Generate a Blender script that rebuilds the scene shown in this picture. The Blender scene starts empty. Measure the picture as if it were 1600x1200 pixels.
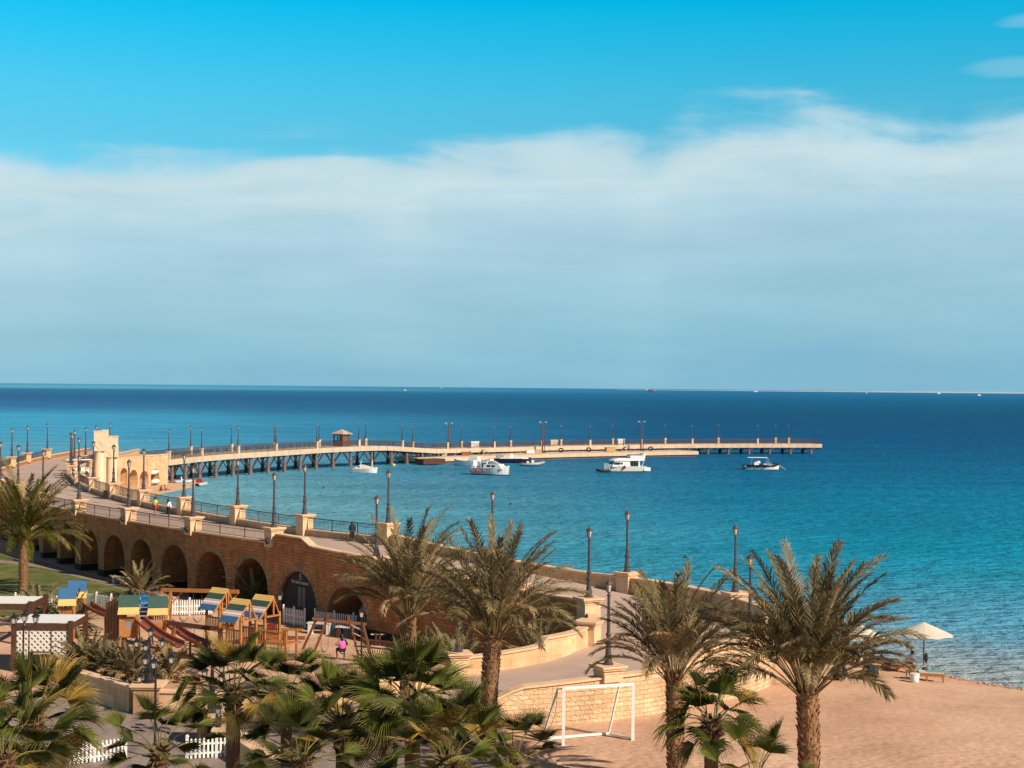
import bpy, math, random
from math import sin, cos, pi, radians as R
from mathutils import Vector as V, Matrix
scene = bpy.context.scene
COL = scene.collection

# ------------------------------------------------------------------ camera
F, CZ = 2400.0, 17.0                 # focal length in photo pixels, eye height above the sea
ROLL, PITCH = math.atan(15/1600), 5.5/2400
cam_d = bpy.data.cameras.new('Camera'); cam = bpy.data.objects.new('Camera', cam_d); COL.objects.link(cam)
cam_d.sensor_width = 36; cam_d.lens = 36*F/1600; cam_d.clip_start = 0.5; cam_d.clip_end = 200000
fw = V((0, cos(PITCH), sin(PITCH)))
up0 = V((0, -sin(PITCH), cos(PITCH))); rt0 = V((1, 0, 0))
rt = rt0*cos(ROLL) + up0*sin(ROLL); up = up0*cos(ROLL) - rt0*sin(ROLL)
cam.matrix_world = Matrix(((rt.x, up.x, -fw.x, 0), (rt.y, up.y, -fw.y, 0), (rt.z, up.z, -fw.z, CZ), (0, 0, 0, 1)))
scene.camera = cam

def ray(px, py):
    d = fw*F + rt*(px-800) - up*(py-600)
    return d/d.y
def at(px, py, z):                    # where the sight line of a photo pixel meets height z
    d = ray(px, py); t = (z-CZ)/d.z
    return V((d.x*t, t, z))
def atd(px, py, Y):                   # ... meets distance Y
    d = ray(px, py); return V((d.x*Y, Y, CZ+d.z*Y))

# ------------------------------------------------------------------ light
SUN_EL, SUN_AZ = R(36), V((0.79, -0.61, 0)).normalized()     # sun high on the right, a little behind the camera
sd = V((SUN_AZ.x*cos(SUN_EL), SUN_AZ.y*cos(SUN_EL), sin(SUN_EL)))
sun_d = bpy.data.lights.new('sun', 'SUN'); sun = bpy.data.objects.new('sun', sun_d); COL.objects.link(sun)
EXPO = 0.45; sun_d.energy = 4.6; sun_d.angle = R(0.5); sun_d.color = (1.0, 0.87, 0.70)
sun.rotation_euler = sd.to_track_quat('Z', 'Y').to_euler()
sun.location = (60, -40, 60)

w = bpy.data.worlds.new("World"); scene.world = w; w.use_nodes = True
nt = w.node_tree; nt.nodes.clear()
def N(t, typ, **k):
    n = t.nodes.new(typ)
    for a, b in k.items():
        if a.startswith('i_'):
            key = a[2:]; key = int(key) if key.isdigit() else key
            n.inputs[key].default_value = b
        else: setattr(n, a, b)
    return n
def L(t, a, b): t.links.new(a, b)
def ramp(t, stops, interp='LINEAR'):
    n = t.nodes.new('ShaderNodeValToRGB'); n.color_ramp.interpolation = interp
    e = n.color_ramp.elements
    while len(e) > 1: e.remove(e[-1])
    for i, (p, c) in enumerate(stops):
        if i == 0: el = e[0]; el.position = p
        else: el = e.new(p)
        el.color = (*c, 1) if len(c) == 3 else c
    return n
def M2(t, op, a, b=None, c=None):
    n = t.nodes.new('ShaderNodeMath'); n.operation = op
    for i, x in enumerate((a, b, c)):
        if x is None: continue
        if isinstance(x, (int, float)): n.inputs[i].default_value = x
        else: t.links.new(x, n.inputs[i])
    return n.outputs[0]
def mixc(t, f, a, b, mode='MIX'):
    n = t.nodes.new('ShaderNodeMix'); n.data_type = 'RGBA'; n.blend_type = mode
    for s, x in ((n.inputs[0], f), (n.inputs[6], a), (n.inputs[7], b)):
        if isinstance(x, (int, float)): s.default_value = x
        elif isinstance(x, tuple): s.default_value = (*x, 1) if len(x) == 3 else x
        else: t.links.new(x, s)
    return n.outputs[2]
def srgb(r, g, b):
    f = lambda c: c/12.92 if c <= 0.04045 else ((c+0.055)/1.055)**2.4
    return tuple(f(v/255) for v in (r, g, b))

sky = N(nt, 'ShaderNodeTexSky', sky_type='NISHITA', sun_disc=False)
sky.sun_elevation = SUN_EL; sky.sun_rotation = math.atan2(sd.x, sd.y)
sky.air_density = 1.0; sky.dust_density = 0.3; sky.ozone_density = 3.0; sky.altitude = 0
tc = N(nt, 'ShaderNodeTexCoord'); sx = N(nt, 'ShaderNodeSeparateXYZ'); L(nt, tc.outputs['Generated'], sx.inputs[0])
X, Y, Z = sx.outputs
az = M2(nt, 'ARCTAN2', X, Y)                       # bearing and elevation of the sky direction
el = M2(nt, 'ARCSINE', Z)
# low sky tinted cyan; unseen upper dome dimmed and warmed to cut blue fill
SKYK = 0.11
tint = ramp(nt, [(0.0, (0.45, 0.80, 0.82)), (0.173, (0.26, 0.80, 0.81)), (0.208, (0.19, 0.90, 0.90)), (0.245, (0.07, 0.97, 1.0)), (0.275, (0.0, 1.01, 1.06)), (0.36, (0.05, 0.5, 0.6)), (0.5, (0.36, 0.29, 0.27)), (1.0, (0.42, 0.30, 0.26))])
L(nt, M2(nt, 'DIVIDE', el, 0.9), tint.inputs[0])
clear = mixc(nt, 1.0, sky.outputs[0], tint.outputs[0], 'MULTIPLY')
# stretched noise for the cloud sheet
cv = N(nt, 'ShaderNodeCombineXYZ'); L(nt, M2(nt, 'MULTIPLY', az, 5.5), cv.inputs[0]); L(nt, M2(nt, 'MULTIPLY', el, 30.0), cv.inputs[1])
n1 = N(nt, 'ShaderNodeTexNoise', i_Scale=1.0, i_Detail=8.0, i_Roughness=0.56, i_Distortion=0.5); L(nt, cv.outputs[0], n1.inputs[0])
cv2 = N(nt, 'ShaderNodeCombineXYZ'); L(nt, M2(nt, 'MULTIPLY', az, 8.0), cv2.inputs[0]); cv2.inputs[1].default_value = 3.3
n2 = N(nt, 'ShaderNodeTexNoise', i_Scale=1.0, i_Detail=4.0, i_Roughness=0.5); L(nt, cv2.outputs[0], n2.inputs[0])
# upper edge of the sheet climbs from 8.5 deg on the left to 10.5 deg on the right
edge = M2(nt, 'MULTIPLY_ADD', az, 0.066, 0.167)
edge = M2(nt, 'MULTIPLY_ADD', M2(nt, 'SUBTRACT', n2.outputs[0], 0.5), 0.062, edge)
edge = M2(nt, 'MULTIPLY_ADD', M2(nt, 'SUBTRACT', n1.outputs[0], 0.5), 0.085, edge)
dd = M2(nt, 'SUBTRACT', edge, el)
cm = N(nt, 'ShaderNodeMapRange', interpolation_type='SMOOTHSTEP', i_1=-0.006, i_2=0.024); L(nt, dd, cm.inputs[0])
# sheet is brightest just under its edge and thins towards the horizon
bright = ramp(nt, [(0.0, srgb(150, 206, 228)), (0.08, srgb(190, 220, 231)), (0.20, srgb(204, 225, 231)), (0.33, srgb(183, 214, 227)), (0.55, srgb(165, 203, 220)), (0.8, srgb(146, 193, 214)), (1.0, srgb(130, 184, 212))])
L(nt, M2(nt, 'DIVIDE', dd, 0.165), bright.inputs[0])
n3 = N(nt, 'ShaderNodeTexNoise', i_Scale=1.3, i_Detail=5.0, i_Roughness=0.5)
cv3 = N(nt, 'ShaderNodeCombineXYZ'); L(nt, M2(nt, 'MULTIPLY', az, 5.0), cv3.inputs[0]); L(nt, M2(nt, 'MULTIPLY', el, 34.0), cv3.inputs[1]); cv3.inputs[2].default_value = 7
L(nt, cv3.outputs[0], n3.inputs[0])
mod = N(nt, 'ShaderNodeMapRange', i_1=0.35, i_2=0.68, i_3=0.965, i_4=1.035); L(nt, n3.outputs[0], mod.inputs[0])
cloudc = mixc(nt, 1.0, bright.outputs[0], mod.outputs[0], 'MULTIPLY')
cloudk = mixc(nt, 1.0, cloudc, (2**-EXPO/SKYK,)*3, 'MULTIPLY')
cmx = M2(nt, 'MULTIPLY', cm.outputs[0], 0.94)
# two wisps high on the right
def wisp(a0, e0, sa, se):
    a = M2(nt, 'DIVIDE', M2(nt, 'SUBTRACT', az, a0), sa); e = M2(nt, 'DIVIDE', M2(nt, 'SUBTRACT', el, e0), se)
    r = M2(nt, 'ADD', M2(nt, 'MULTIPLY', a, a), M2(nt, 'MULTIPLY', e, e))
    r = M2(nt, 'ADD', r, M2(nt, 'MULTIPLY', M2(nt, 'SUBTRACT', n1.outputs[0], 0.5), 5.0))
    m = N(nt, 'ShaderNodeMapRange', interpolation_type='SMOOTHSTEP', i_1=1.2, i_2=-0.4, i_3=0.0, i_4=0.42); L(nt, r, m.inputs[0]); return m.outputs[0]
wm = M2(nt, 'ADD', wisp(0.315, 0.199, 0.03, 0.006), wisp(0.325, 0.226, 0.022, 0.004))
cmx = M2(nt, 'MINIMUM', M2(nt, 'ADD', cmx, wm), 0.96)
skyc = mixc(nt, cmx, clear, cloudk)
bg = N(nt, 'ShaderNodeBackground', i_Strength=SKYK); L(nt, skyc, bg.inputs[0])
wo = N(nt, 'ShaderNodeOutputWorld'); L(nt, bg.outputs[0], wo.inputs[0])
vs = scene.view_settings; vs.view_transform = 'Standard'; vs.look = 'None'; vs.gamma = 1; vs.exposure = EXPO; vs.use_curve_mapping = False
scene.render.engine = 'CYCLES'; scene.cycles.max_bounces = 6; scene.cycles.transparent_max_bounces = 8

# ------------------------------------------------------------------ materials
MATS = {}
def mat(name, col, rough=0.8, var=0.0, vscale=2.0, bump=0.0, bscale=20.0, metal=0.0, col2=None, attr=None, transl=0.0, spec=None):
    if name in MATS: return MATS[name]
    m = bpy.data.materials.new(name); m.use_nodes = True; t = m.node_tree; b = t.nodes['Principled BSDF']
    b.inputs['Roughness'].default_value = rough; b.inputs['Metallic'].default_value = metal
    if spec is not None: b.inputs['Specular IOR Level'].default_value = spec
    out = t.nodes['Material Output']
    c = col
    if attr:
        a = N(t, 'ShaderNodeAttribute', attribute_name=attr); c = a.outputs[0]
    co = N(t, 'ShaderNodeTexCoord')
    if var > 0 or col2:
        n = N(t, 'ShaderNodeTexNoise', i_Scale=vscale, i_Detail=6.0, i_Roughness=0.6); L(t, co.outputs['Object'], n.inputs[0])
        if col2:
            mr = N(t, 'ShaderNodeMapRange', i_1=0.38, i_2=0.62); L(t, n.outputs[0], mr.inputs[0]); c = mixc(t, mr.outputs[0], c, col2)
        if var > 0:
            mr = N(t, 'ShaderNodeMapRange', i_1=0.3, i_2=0.7, i_3=1-var, i_4=1+var); L(t, n.outputs[0], mr.inputs[0]); c = mixc(t, 1.0, c, mr.outputs[0], 'MULTIPLY')
    if isinstance(c, tuple): b.inputs['Base Color'].default_value = (*c, 1)
    else: L(t, c, b.inputs['Base Color'])
    if bump > 0:
        n = N(t, 'ShaderNodeTexNoise', i_Scale=bscale, i_Detail=5.0); L(t, co.outputs['Object'], n.inputs[0])
        bp = N(t, 'ShaderNodeBump', i_Strength=bump, i_Distance=0.05); L(t, n.outputs[0], bp.inputs['Height']); L(t, bp.outputs[0], b.inputs['Normal'])
    if transl > 0:
        tr = N(t, 'ShaderNodeBsdfTranslucent'); mx = N(t, 'ShaderNodeMixShader', i_0=transl)
        if isinstance(c, tuple): tr.inputs[0].default_value = (*c, 1)
        else: L(t, c, tr.inputs[0])
        L(t, b.outputs[0], mx.inputs[1]); L(t, tr.outputs[0], mx.inputs[2]); L(t, mx.outputs[0], out.inputs[0])
    MATS[name] = m; return m

def stone(name, c1, c2, mortar, bw=0.6, rh=0.25, ms=0.012, rough=0.9, bump=0.3, rock=0.0, plinth=None, warp=0.0):
    m = bpy.data.materials.new(name); m.use_nodes = True; t = m.node_tree; b = t.nodes['Principled BSDF']
    b.inputs['Roughness'].default_value = rough; b.inputs['Specular IOR Level'].default_value = 0.2
    co = N(t, 'ShaderNodeTexCoord')
    br = N(t, 'ShaderNodeTexBrick', i_Scale=1.0, i_Bias=0.0); br.offset = 0.5
    br.inputs['Color1'].default_value = (*c1, 1); br.inputs['Color2'].default_value = (*c2, 1); br.inputs['Mortar'].default_value = (*mortar, 1)
    br.inputs['Brick Width'].default_value = bw; br.inputs['Row Height'].default_value = rh; br.inputs['Mortar Size'].default_value = ms; br.inputs['Mortar Smooth'].default_value = 0.3
    uv = co.outputs['UV']
    if warp:
        nw = N(t, 'ShaderNodeTexNoise', i_Scale=1.5, i_Detail=2.0); L(t, uv, nw.inputs[0])
        vm = N(t, 'ShaderNodeVectorMath', operation='MULTIPLY_ADD'); L(t, nw.outputs['Color'], vm.inputs[0]); vm.inputs[1].default_value = (warp, warp, 0); L(t, uv, vm.inputs[2]); uv = vm.outputs[0]
    L(t, uv, br.inputs[0])
    n = N(t, 'ShaderNodeTexNoise', i_Scale=0.7, i_Detail=7.0, i_Roughness=0.65); L(t, co.outputs['Object'], n.inputs[0])
    mr = N(t, 'ShaderNodeMapRange', i_1=0.3, i_2=0.7, i_3=0.80, i_4=1.18); L(t, n.outputs[0], mr.inputs[0])
    c = mixc(t, 1.0, br.outputs[0], mr.outputs[0], 'MULTIPLY')
    sv = N(t, 'ShaderNodeVectorMath', operation='MULTIPLY'); L(t, co.outputs['UV'], sv.inputs[0]); sv.inputs[1].default_value = (1.3, 0.22, 1)
    sn_ = N(t, 'ShaderNodeTexNoise', i_Scale=1.0, i_Detail=6.0, i_Roughness=0.7); L(t, sv.outputs[0], sn_.inputs[0])      # rain streaks
    sm_ = N(t, 'ShaderNodeMapRange', i_1=0.30, i_2=0.62, i_3=0.72, i_4=1.06); L(t, sn_.outputs[0], sm_.inputs[0]); c = mixc(t, 1.0, c, sm_.outputs[0], 'MULTIPLY')
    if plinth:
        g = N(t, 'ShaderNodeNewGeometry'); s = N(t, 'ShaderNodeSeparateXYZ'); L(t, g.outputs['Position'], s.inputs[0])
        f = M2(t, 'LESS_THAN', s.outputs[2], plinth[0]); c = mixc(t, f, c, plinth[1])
    L(t, c, b.inputs['Base Color'])
    n2 = N(t, 'ShaderNodeTexNoise', i_Scale=9.0, i_Detail=6.0, i_Roughness=0.6); L(t, co.outputs['Object'], n2.inputs[0])
    h = M2(t, 'MULTIPLY_ADD', n2.outputs[0], 0.35+rock, M2(t, 'MULTIPLY', br.outputs['Fac'], -1.0))
    bp = N(t, 'ShaderNodeBump', i_Strength=bump, i_Distance=0.06+rock*0.08); L(t, h, bp.inputs['Height']); L(t, bp.outputs[0], b.inputs['Normal'])
    MATS[name] = m; return m

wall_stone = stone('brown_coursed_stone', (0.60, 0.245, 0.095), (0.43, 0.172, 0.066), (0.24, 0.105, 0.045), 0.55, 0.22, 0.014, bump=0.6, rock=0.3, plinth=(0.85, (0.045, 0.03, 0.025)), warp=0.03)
rough_stone = stone('rough_faced_sandstone', (0.84, 0.57, 0.35), (0.68, 0.44, 0.25), (0.50, 0.31, 0.18), 0.46, 0.22, 0.012, bump=0.8, rock=0.8, warp=0.02)
smooth_stone = stone('smooth_sandstone_blocks', (0.74, 0.475, 0.275), (0.61, 0.37, 0.19), (0.42, 0.25, 0.14), 0.8, 0.38, 0.006, bump=0.12)
cap_stone = mat('sandstone_coping', (0.70, 0.455, 0.275), 0.85, var=0.12, vscale=3, bump=0.15, bscale=12)
pale_stone = mat('pale_limestone', (0.72, 0.55, 0.37), 0.85, var=0.10, vscale=2, bump=0.15, bscale=10)
concrete = mat('pier_concrete', (0.56, 0.415, 0.29), 0.85, var=0.14, vscale=0.8, bump=0.2, bscale=8)
dark_conc = mat('dark_concrete', (0.13, 0.085, 0.055), 0.8, var=0.3, vscale=1.5)  # darker brown concrete for the recessed quay footing
steel = mat('rusted_steel', (0.055, 0.03, 0.025), 0.6, var=0.3, vscale=3)
rail_m = mat('painted_rail_iron', (0.075, 0.042, 0.035), 0.55, var=0.15)
lampm = mat('cast_iron_black', (0.065, 0.050, 0.055), 0.45, var=0.2, vscale=8, metal=0.0)
lampk = mat('black_iron', (0.016, 0.014, 0.016), 0.4, var=0.2, vscale=8)
glassm = mat('frosted_lamp_glass', (0.55, 0.48, 0.42), 0.3, var=0.08)
whitep = mat('white_paint', (0.78, 0.76, 0.72), 0.5, var=0.05, vscale=3)
woodm = mat('orange_stained_timber', (0.40, 0.155, 0.04), 0.55, var=0.22, vscale=5, bump=0.1)
woodd = mat('dark_stained_timber', (0.075, 0.028, 0.014), 0.55, var=0.25, vscale=5, bump=0.1)
woodr = mat('varnished_redwood', (0.21, 0.075, 0.03), 0.5, var=0.2, vscale=5)
slidem = mat('brick_red_plastic', (0.27, 0.085, 0.05), 0.4, var=0.06)
MB_COL = dict(yellow=mat('yellow_paint', (0.72, 0.47, 0.15), 0.55, var=0.06), green=mat('dark_green_paint', (0.045, 0.095, 0.075), 0.55, var=0.1),
              pink=mat('pale_pink_paint', (0.62, 0.42, 0.40), 0.55, var=0.06), blue=mat('blue_paint', (0.045, 0.14, 0.29), 0.5, var=0.1),
              white=whitep, red=mat('red_paint', (0.40, 0.03, 0.03), 0.5))
black = mat('black_plastic', (0.02, 0.018, 0.018), 0.5)
gel = mat('white_gelcoat', (0.74, 0.72, 0.68), 0.25, var=0.03)
grey = mat('grey_canvas', (0.30, 0.31, 0.33), 0.7, var=0.1)
darkglass = mat('tinted_glass', (0.03, 0.03, 0.035), 0.12)
navy = mat('navy_hull', (0.012, 0.012, 0.03), 0.3)
canvas = mat('cream_canvas', (0.72, 0.66, 0.56), 0.9, var=0.04, transl=0.25)
rubber = mat('black_rubber', (0.018, 0.016, 0.016), 0.7)
skin = mat('skin', (0.30, 0.15, 0.09), 0.6)
hairm = mat('dark_hair', (0.012, 0.009, 0.008), 0.6)
def cloth(n, c): return mat(n+'_cloth', c, 0.9, var=0.06, vscale=6)

def foliage(name, rough=0.5, transl=0.22):
    return mat(name, (0.1, 0.1, 0.1), rough, attr='tint', transl=transl, var=0.25, vscale=1.7, spec=0.15)
date_leaf = foliage('date_palm_leaf', 0.6); fan_leaf = foliage('fan_palm_leaf', 0.55, 0.2)
trunk_m = mat('date_palm_bark', (0.25, 0.13, 0.06), 0.9, var=0.35, vscale=4, bump=0.5, bscale=15, attr=None)
ftrunk_m = mat('fan_palm_bark', (0.15, 0.075, 0.04), 0.9, var=0.3, vscale=4, bump=0.5, bscale=15)

# ------------------------------------------------------------------ mesh helpers
class MB:
    def __init__(s): s.v = []; s.f = []; s.mi = []; s.uv = None; s.m = 0; s.c = None
    def add(s, vs, fs):
        o = len(s.v); s.v += [tuple(p) for p in vs]
        for f in fs: s.f.append([i+o for i in f]); s.mi.append(s.m)
        if s.c is not None: s.cols += [s.c]*len(vs)
    def tinted(s): s.cols = []; s.c = (0.1, 0.1, 0.1); return s
    def box(s, c, d, rz=0.0, M=None):
        x, y, z = d[0]/2, d[1]/2, d[2]/2
        ps = [V((a*x, b*y, e*z)) for e in (-1, 1) for a, b in ((-1, -1), (1, -1), (1, 1), (-1, 1))]
        if rz: m = Matrix.Rotation(rz, 3, 'Z'); ps = [m @ p for p in ps]
        if M: ps = [M @ p for p in ps]
        c = V(c); s.add([p+c for p in ps], [(3, 2, 1, 0), (4, 5, 6, 7), (0, 1, 5, 4), (1, 2, 6, 5), (2, 3, 7, 6), (3, 0, 4, 7)]); return s
    def bar(s, a, b, w=0.1, h=None):
        a, b = V(a), V(b); h = h or w; d = (b-a)
        if d.length < 1e-6: return s
        d.normalize(); sdv = d.cross(V((0, 0, 1)))
        if sdv.length < 1e-3: sdv = V((1, 0, 0))
        sdv.normalize(); u = sdv.cross(d)
        ps = []
        for p in (a, b):
            for i, j in ((-1, -1), (1, -1), (1, 1), (-1, 1)): ps.append(p + sdv*(i*w/2) + u*(j*h/2))
        s.add(ps, [(0, 1, 2, 3), (7, 6, 5, 4), (1, 0, 4, 5), (2, 1, 5, 6), (3, 2, 6, 7), (0, 3, 7, 4)]); return s
    def tube(s, pts, rad, n=8, cap=True):
        pts = [V(p) for p in pts]; k = len(pts)
        if isinstance(rad, (int, float)): rad = [rad]*k
        ps = []; ref = None
        for i, p in enumerate(pts):
            d = (pts[min(i+1, k-1)] - pts[max(i-1, 0)]).normalized()
            if ref is None: ref = d.orthogonal().normalized()
            ref = (ref - d*ref.dot(d)).normalized(); q = d.cross(ref)
            for j in range(n): a = 2*pi*j/n; ps.append(p + ref*(cos(a)*rad[i]) + q*(sin(a)*rad[i]))
        fs = [(i*n+j, i*n+(j+1) % n, (i+1)*n+(j+1) % n, (i+1)*n+j) for i in range(k-1) for j in range(n)]
        if cap: fs += [tuple(range(n))[::-1], tuple(range((k-1)*n, k*n))]
        s.add(ps, fs); return s
    def lathe(s, prof, c=(0, 0, 0), n=12, rot=0.0, sx=1, sy=1):
        ps = [(c[0]+r*cos(2*pi*j/n+rot)*sx, c[1]+r*sin(2*pi*j/n+rot)*sy, c[2]+z) for r, z in prof for j in range(n)]
        k = len(prof)
        fs = [(i*n+j, i*n+(j+1) % n, (i+1)*n+(j+1) % n, (i+1)*n+j) for i in range(k-1) for j in range(n)]
        fs += [tuple(range(n))[::-1], tuple(range((k-1)*n, k*n))]
        s.add(ps, fs); return s
    def sheet(s, A, B, th=0.0):
        """quad strip between two lists of points; th gives it thickness downwards"""
        n = len(A); ps = list(A)+list(B); fs = [(i, n+i, n+i+1, i+1) for i in range(n-1)]
        s.add(ps, fs)
        if th:
            ps2 = [V(p)-V((0, 0, th)) for p in ps]; o = ps+ps2; m = 2*n
            fs = [(m+i+1, m+n+i+1, m+n+i, m+i) for i in range(n-1)]
            fs += [(i+1, i, m+i, m+i+1)[::-1] for i in range(n-1)] + [(n+i, n+i+1, m+n+i+1, m+n+i)[::-1] for i in range(n-1)]
            fs += [(0, n, m+n, m), (n-1, 2*n-1, m+2*n-1, m+n-1)[::-1]]
            s.add(o, fs)
        return s
    def build(s, name, m, parent=None, world=True, smooth=False):
        vs = s.v
        if parent is not None and world:
            l = parent.matrix_basis.inverted() if parent.rotation_euler.z else None
            if l: vs = [tuple(l @ V(p)) for p in vs]
            else:
                o = parent.location; vs = [(p[0]-o.x, p[1]-o.y, p[2]-o.z) for p in vs]
        me = bpy.data.meshes.new(name); me.from_pydata(vs, [], s.f)
        for mm in (m if isinstance(m, (list, tuple)) else [m]): me.materials.append(mm)
        if isinstance(m, (list, tuple)): me.polygons.foreach_set('material_index', s.mi)
        if s.uv is not None:
            ul = me.uv_layers.new(name='UVMap'); flat = []
            for f in s.f:
                for i in f: flat += s.uv.get(i, (0, 0))
            ul.data.foreach_set('uv', flat)
        if s.c is not None:
            at_ = me.attributes.new('tint', 'FLOAT_COLOR', 'POINT'); flat = []
            for c in s.cols: flat += [c[0], c[1], c[2], 1.0]
            at_.data.foreach_set('color', flat)
        if smooth: me.polygons.foreach_set('use_smooth', [True]*len(me.polygons))
        me.update(); o = bpy.data.objects.new(name, me); COL.objects.link(o)
        if parent is not None: o.parent = parent
        return o

def thing(name, label, cat, loc=(0, 0, 0), rz=0.0, group=None):
    o = bpy.data.objects.new(name, None); COL.objects.link(o); o.location = loc; o.rotation_euler = (0, 0, rz); o.empty_display_size = 0.3
    o['label'] = label; o['category'] = cat
    if group: o['group'] = group
    o.matrix_basis = Matrix.Translation(V(loc)) @ Matrix.Rotation(rz, 4, 'Z')
    return o
def tag(o, label=None, cat=None, group=None, kind=None):
    for k, v_ in (('label', label), ('category', cat), ('group', group), ('kind', kind)):
        if v_: o[k] = v_
    return o
def struct(o): o['kind'] = 'structure'; return o
KIDS = {}
def dup(root, loc, rz=0.0, label=None, scale=None, group=None):
    r = root.copy(); COL.objects.link(r); r.matrix_basis = Matrix.Translation(V(loc)) @ Matrix.Rotation(rz, 4, 'Z')
    if scale: r.scale = (scale,)*3 if not isinstance(scale, tuple) else scale
    if label: r['label'] = label
    if group: r['group'] = group
    for ch in kids(root):
        c = ch.copy(); COL.objects.link(c); c.parent = r
        for g in kids(ch):
            d = g.copy(); COL.objects.link(d); d.parent = c
    return r
def kids(o):
    if o.name not in KIDS: KIDS[o.name] = [c for c in bpy.data.objects if c.parent == o]
    return KIDS[o.name]
ORD = ['first', 'second', 'third', 'fourth', 'fifth', 'sixth', 'seventh', 'eighth', 'ninth', 'tenth', 'eleventh', 'twelfth', 'thirteenth', 'fourteenth', 'fifteenth', 'sixteenth', 'seventeenth', 'eighteenth', 'nineteenth', 'twentieth', 'twenty-first', 'twenty-second']

# polylines in plan
class Poly:
    def __init__(s, pts, zs=None):
        s.p = [V((p[0], p[1])) for p in pts]; s.z = zs; s.s = [0.0]
        for a, b in zip(s.p, s.p[1:]): s.s.append(s.s[-1]+(b-a).length)
        s.L = s.s[-1]
    def seg(s, t):
        for i in range(len(s.p)-1):
            if t <= s.s[i+1] or i == len(s.p)-2: return i, (t-s.s[i])/(s.s[i+1]-s.s[i])
    def pt(s, t): i, u = s.seg(t); return s.p[i].lerp(s.p[i+1], u)
    def h(s, t): i, u = s.seg(t); return s.z[i]*(1-u)+s.z[i+1]*u
    def nrm(s, t):                     # smoothed normal, to the right of travel
        a = s.pt(max(t-1.2, 0)); b = s.pt(min(t+1.2, s.L)); d = (b-a).normalized(); return V((d.y, -d.x))
    def col(s, px):                    # arc length where the pixel column crosses it
        k = []
        for i in range(len(s.p)-1):
            a, b = s.p[i], s.p[i+1]; m = (px-800)/F; fa = a.x-m*a.y; fb = b.x-m*b.y
            if fa*fb <= 0 and fa != fb: k.append(s.s[i]+(s.s[i+1]-s.s[i])*fa/(fa-fb))
        return k[0] if k else None
def frange(a, b, st):
    n = max(1, int(math.ceil((b-a)/st))); return [a+(b-a)*i/n for i in range(n+1)]
def smooth_poly(pts, zs=None, st=1.5):
    """Catmull-Rom through the points"""
    P = [V((*p, z)) for p, z in zip(pts, zs or [0]*len(pts))]; out = []
    for i in range(len(P)-1):
        p0, p1, p2, p3 = P[max(i-1, 0)], P[i], P[i+1], P[min(i+2, len(P)-1)]
        n = max(1, int((p2-p1).length/st))
        for k in range(n):
            t = k/n; out.append(0.5*((2*p1)+(p2-p0)*t+(2*p0-5*p1+4*p2-p3)*t*t+(3*p1-p0-3*p2+p3)*t**3))
    out.append(P[-1]); return Poly([(p.x, p.y) for p in out], [p.z for p in out])
def ribbon(mb, pl, s0, s1, zb, zt, th, off=0.0, st=1.0, uvs=True):
    """solid wall along pl from s0 to s1; zb/zt callables or numbers; occupies off .. off+th to the right"""
    if mb.uv is None: mb.uv = {}
    fz = lambda f, t: f(t) if callable(f) else f
    ts = frange(s0, s1, st); rows = []
    base = len(mb.v); n = len(ts); fs = []
    P = []
    for t in ts:
        p = pl.pt(t); nn = pl.nrm(t); a = p+nn*off; b = p+nn*(off+th); z0, z1 = fz(zb, t), fz(zt, t)
        P.append(((a.x, a.y, z0), (a.x, a.y, z1), (b.x, b.y, z1), (b.x, b.y, z0)))
    def face(q, uv):
        o = len(mb.v); mb.add(q, [(0, 1, 2, 3)])
        for k, w_ in enumerate(uv): mb.uv[o+k] = w_
    for i in range(n-1):
        A, B = P[i], P[i+1]; u0, u1 = ts[i], ts[i+1]
        face([A[0], B[0], B[1], A[1]][::-1], [(u0, A[0][2]), (u1, B[0][2]), (u1, B[1][2]), (u0, A[1][2])][::-1])
        face([A[3], A[2], B[2], B[3]][::-1], [(u0, A[3][2]), (u0, A[2][2]), (u1, B[2][2]), (u1, B[3][2])][::-1])
        face([A[1], B[1], B[2], A[2]][::-1], [(u0, 0), (u1, 0), (u1, th), (u0, th)][::-1])
        face([A[0], A[3], B[3], B[0]][::-1], [(u0, 0), (u0, th), (u1, th), (u1, 0)][::-1])
    A = P[0]; face([A[0], A[1], A[2], A[3]][::-1], [(0, A[0][2]), (0, A[1][2]), (th, A[2][2]), (th, A[3][2])][::-1])
    A = P[-1]; face([A[3], A[2], A[1], A[0]][::-1], [(0, A[0][2]), (0, A[1][2]), (th, A[2][2]), (th, A[3][2])])
    return mb
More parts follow.
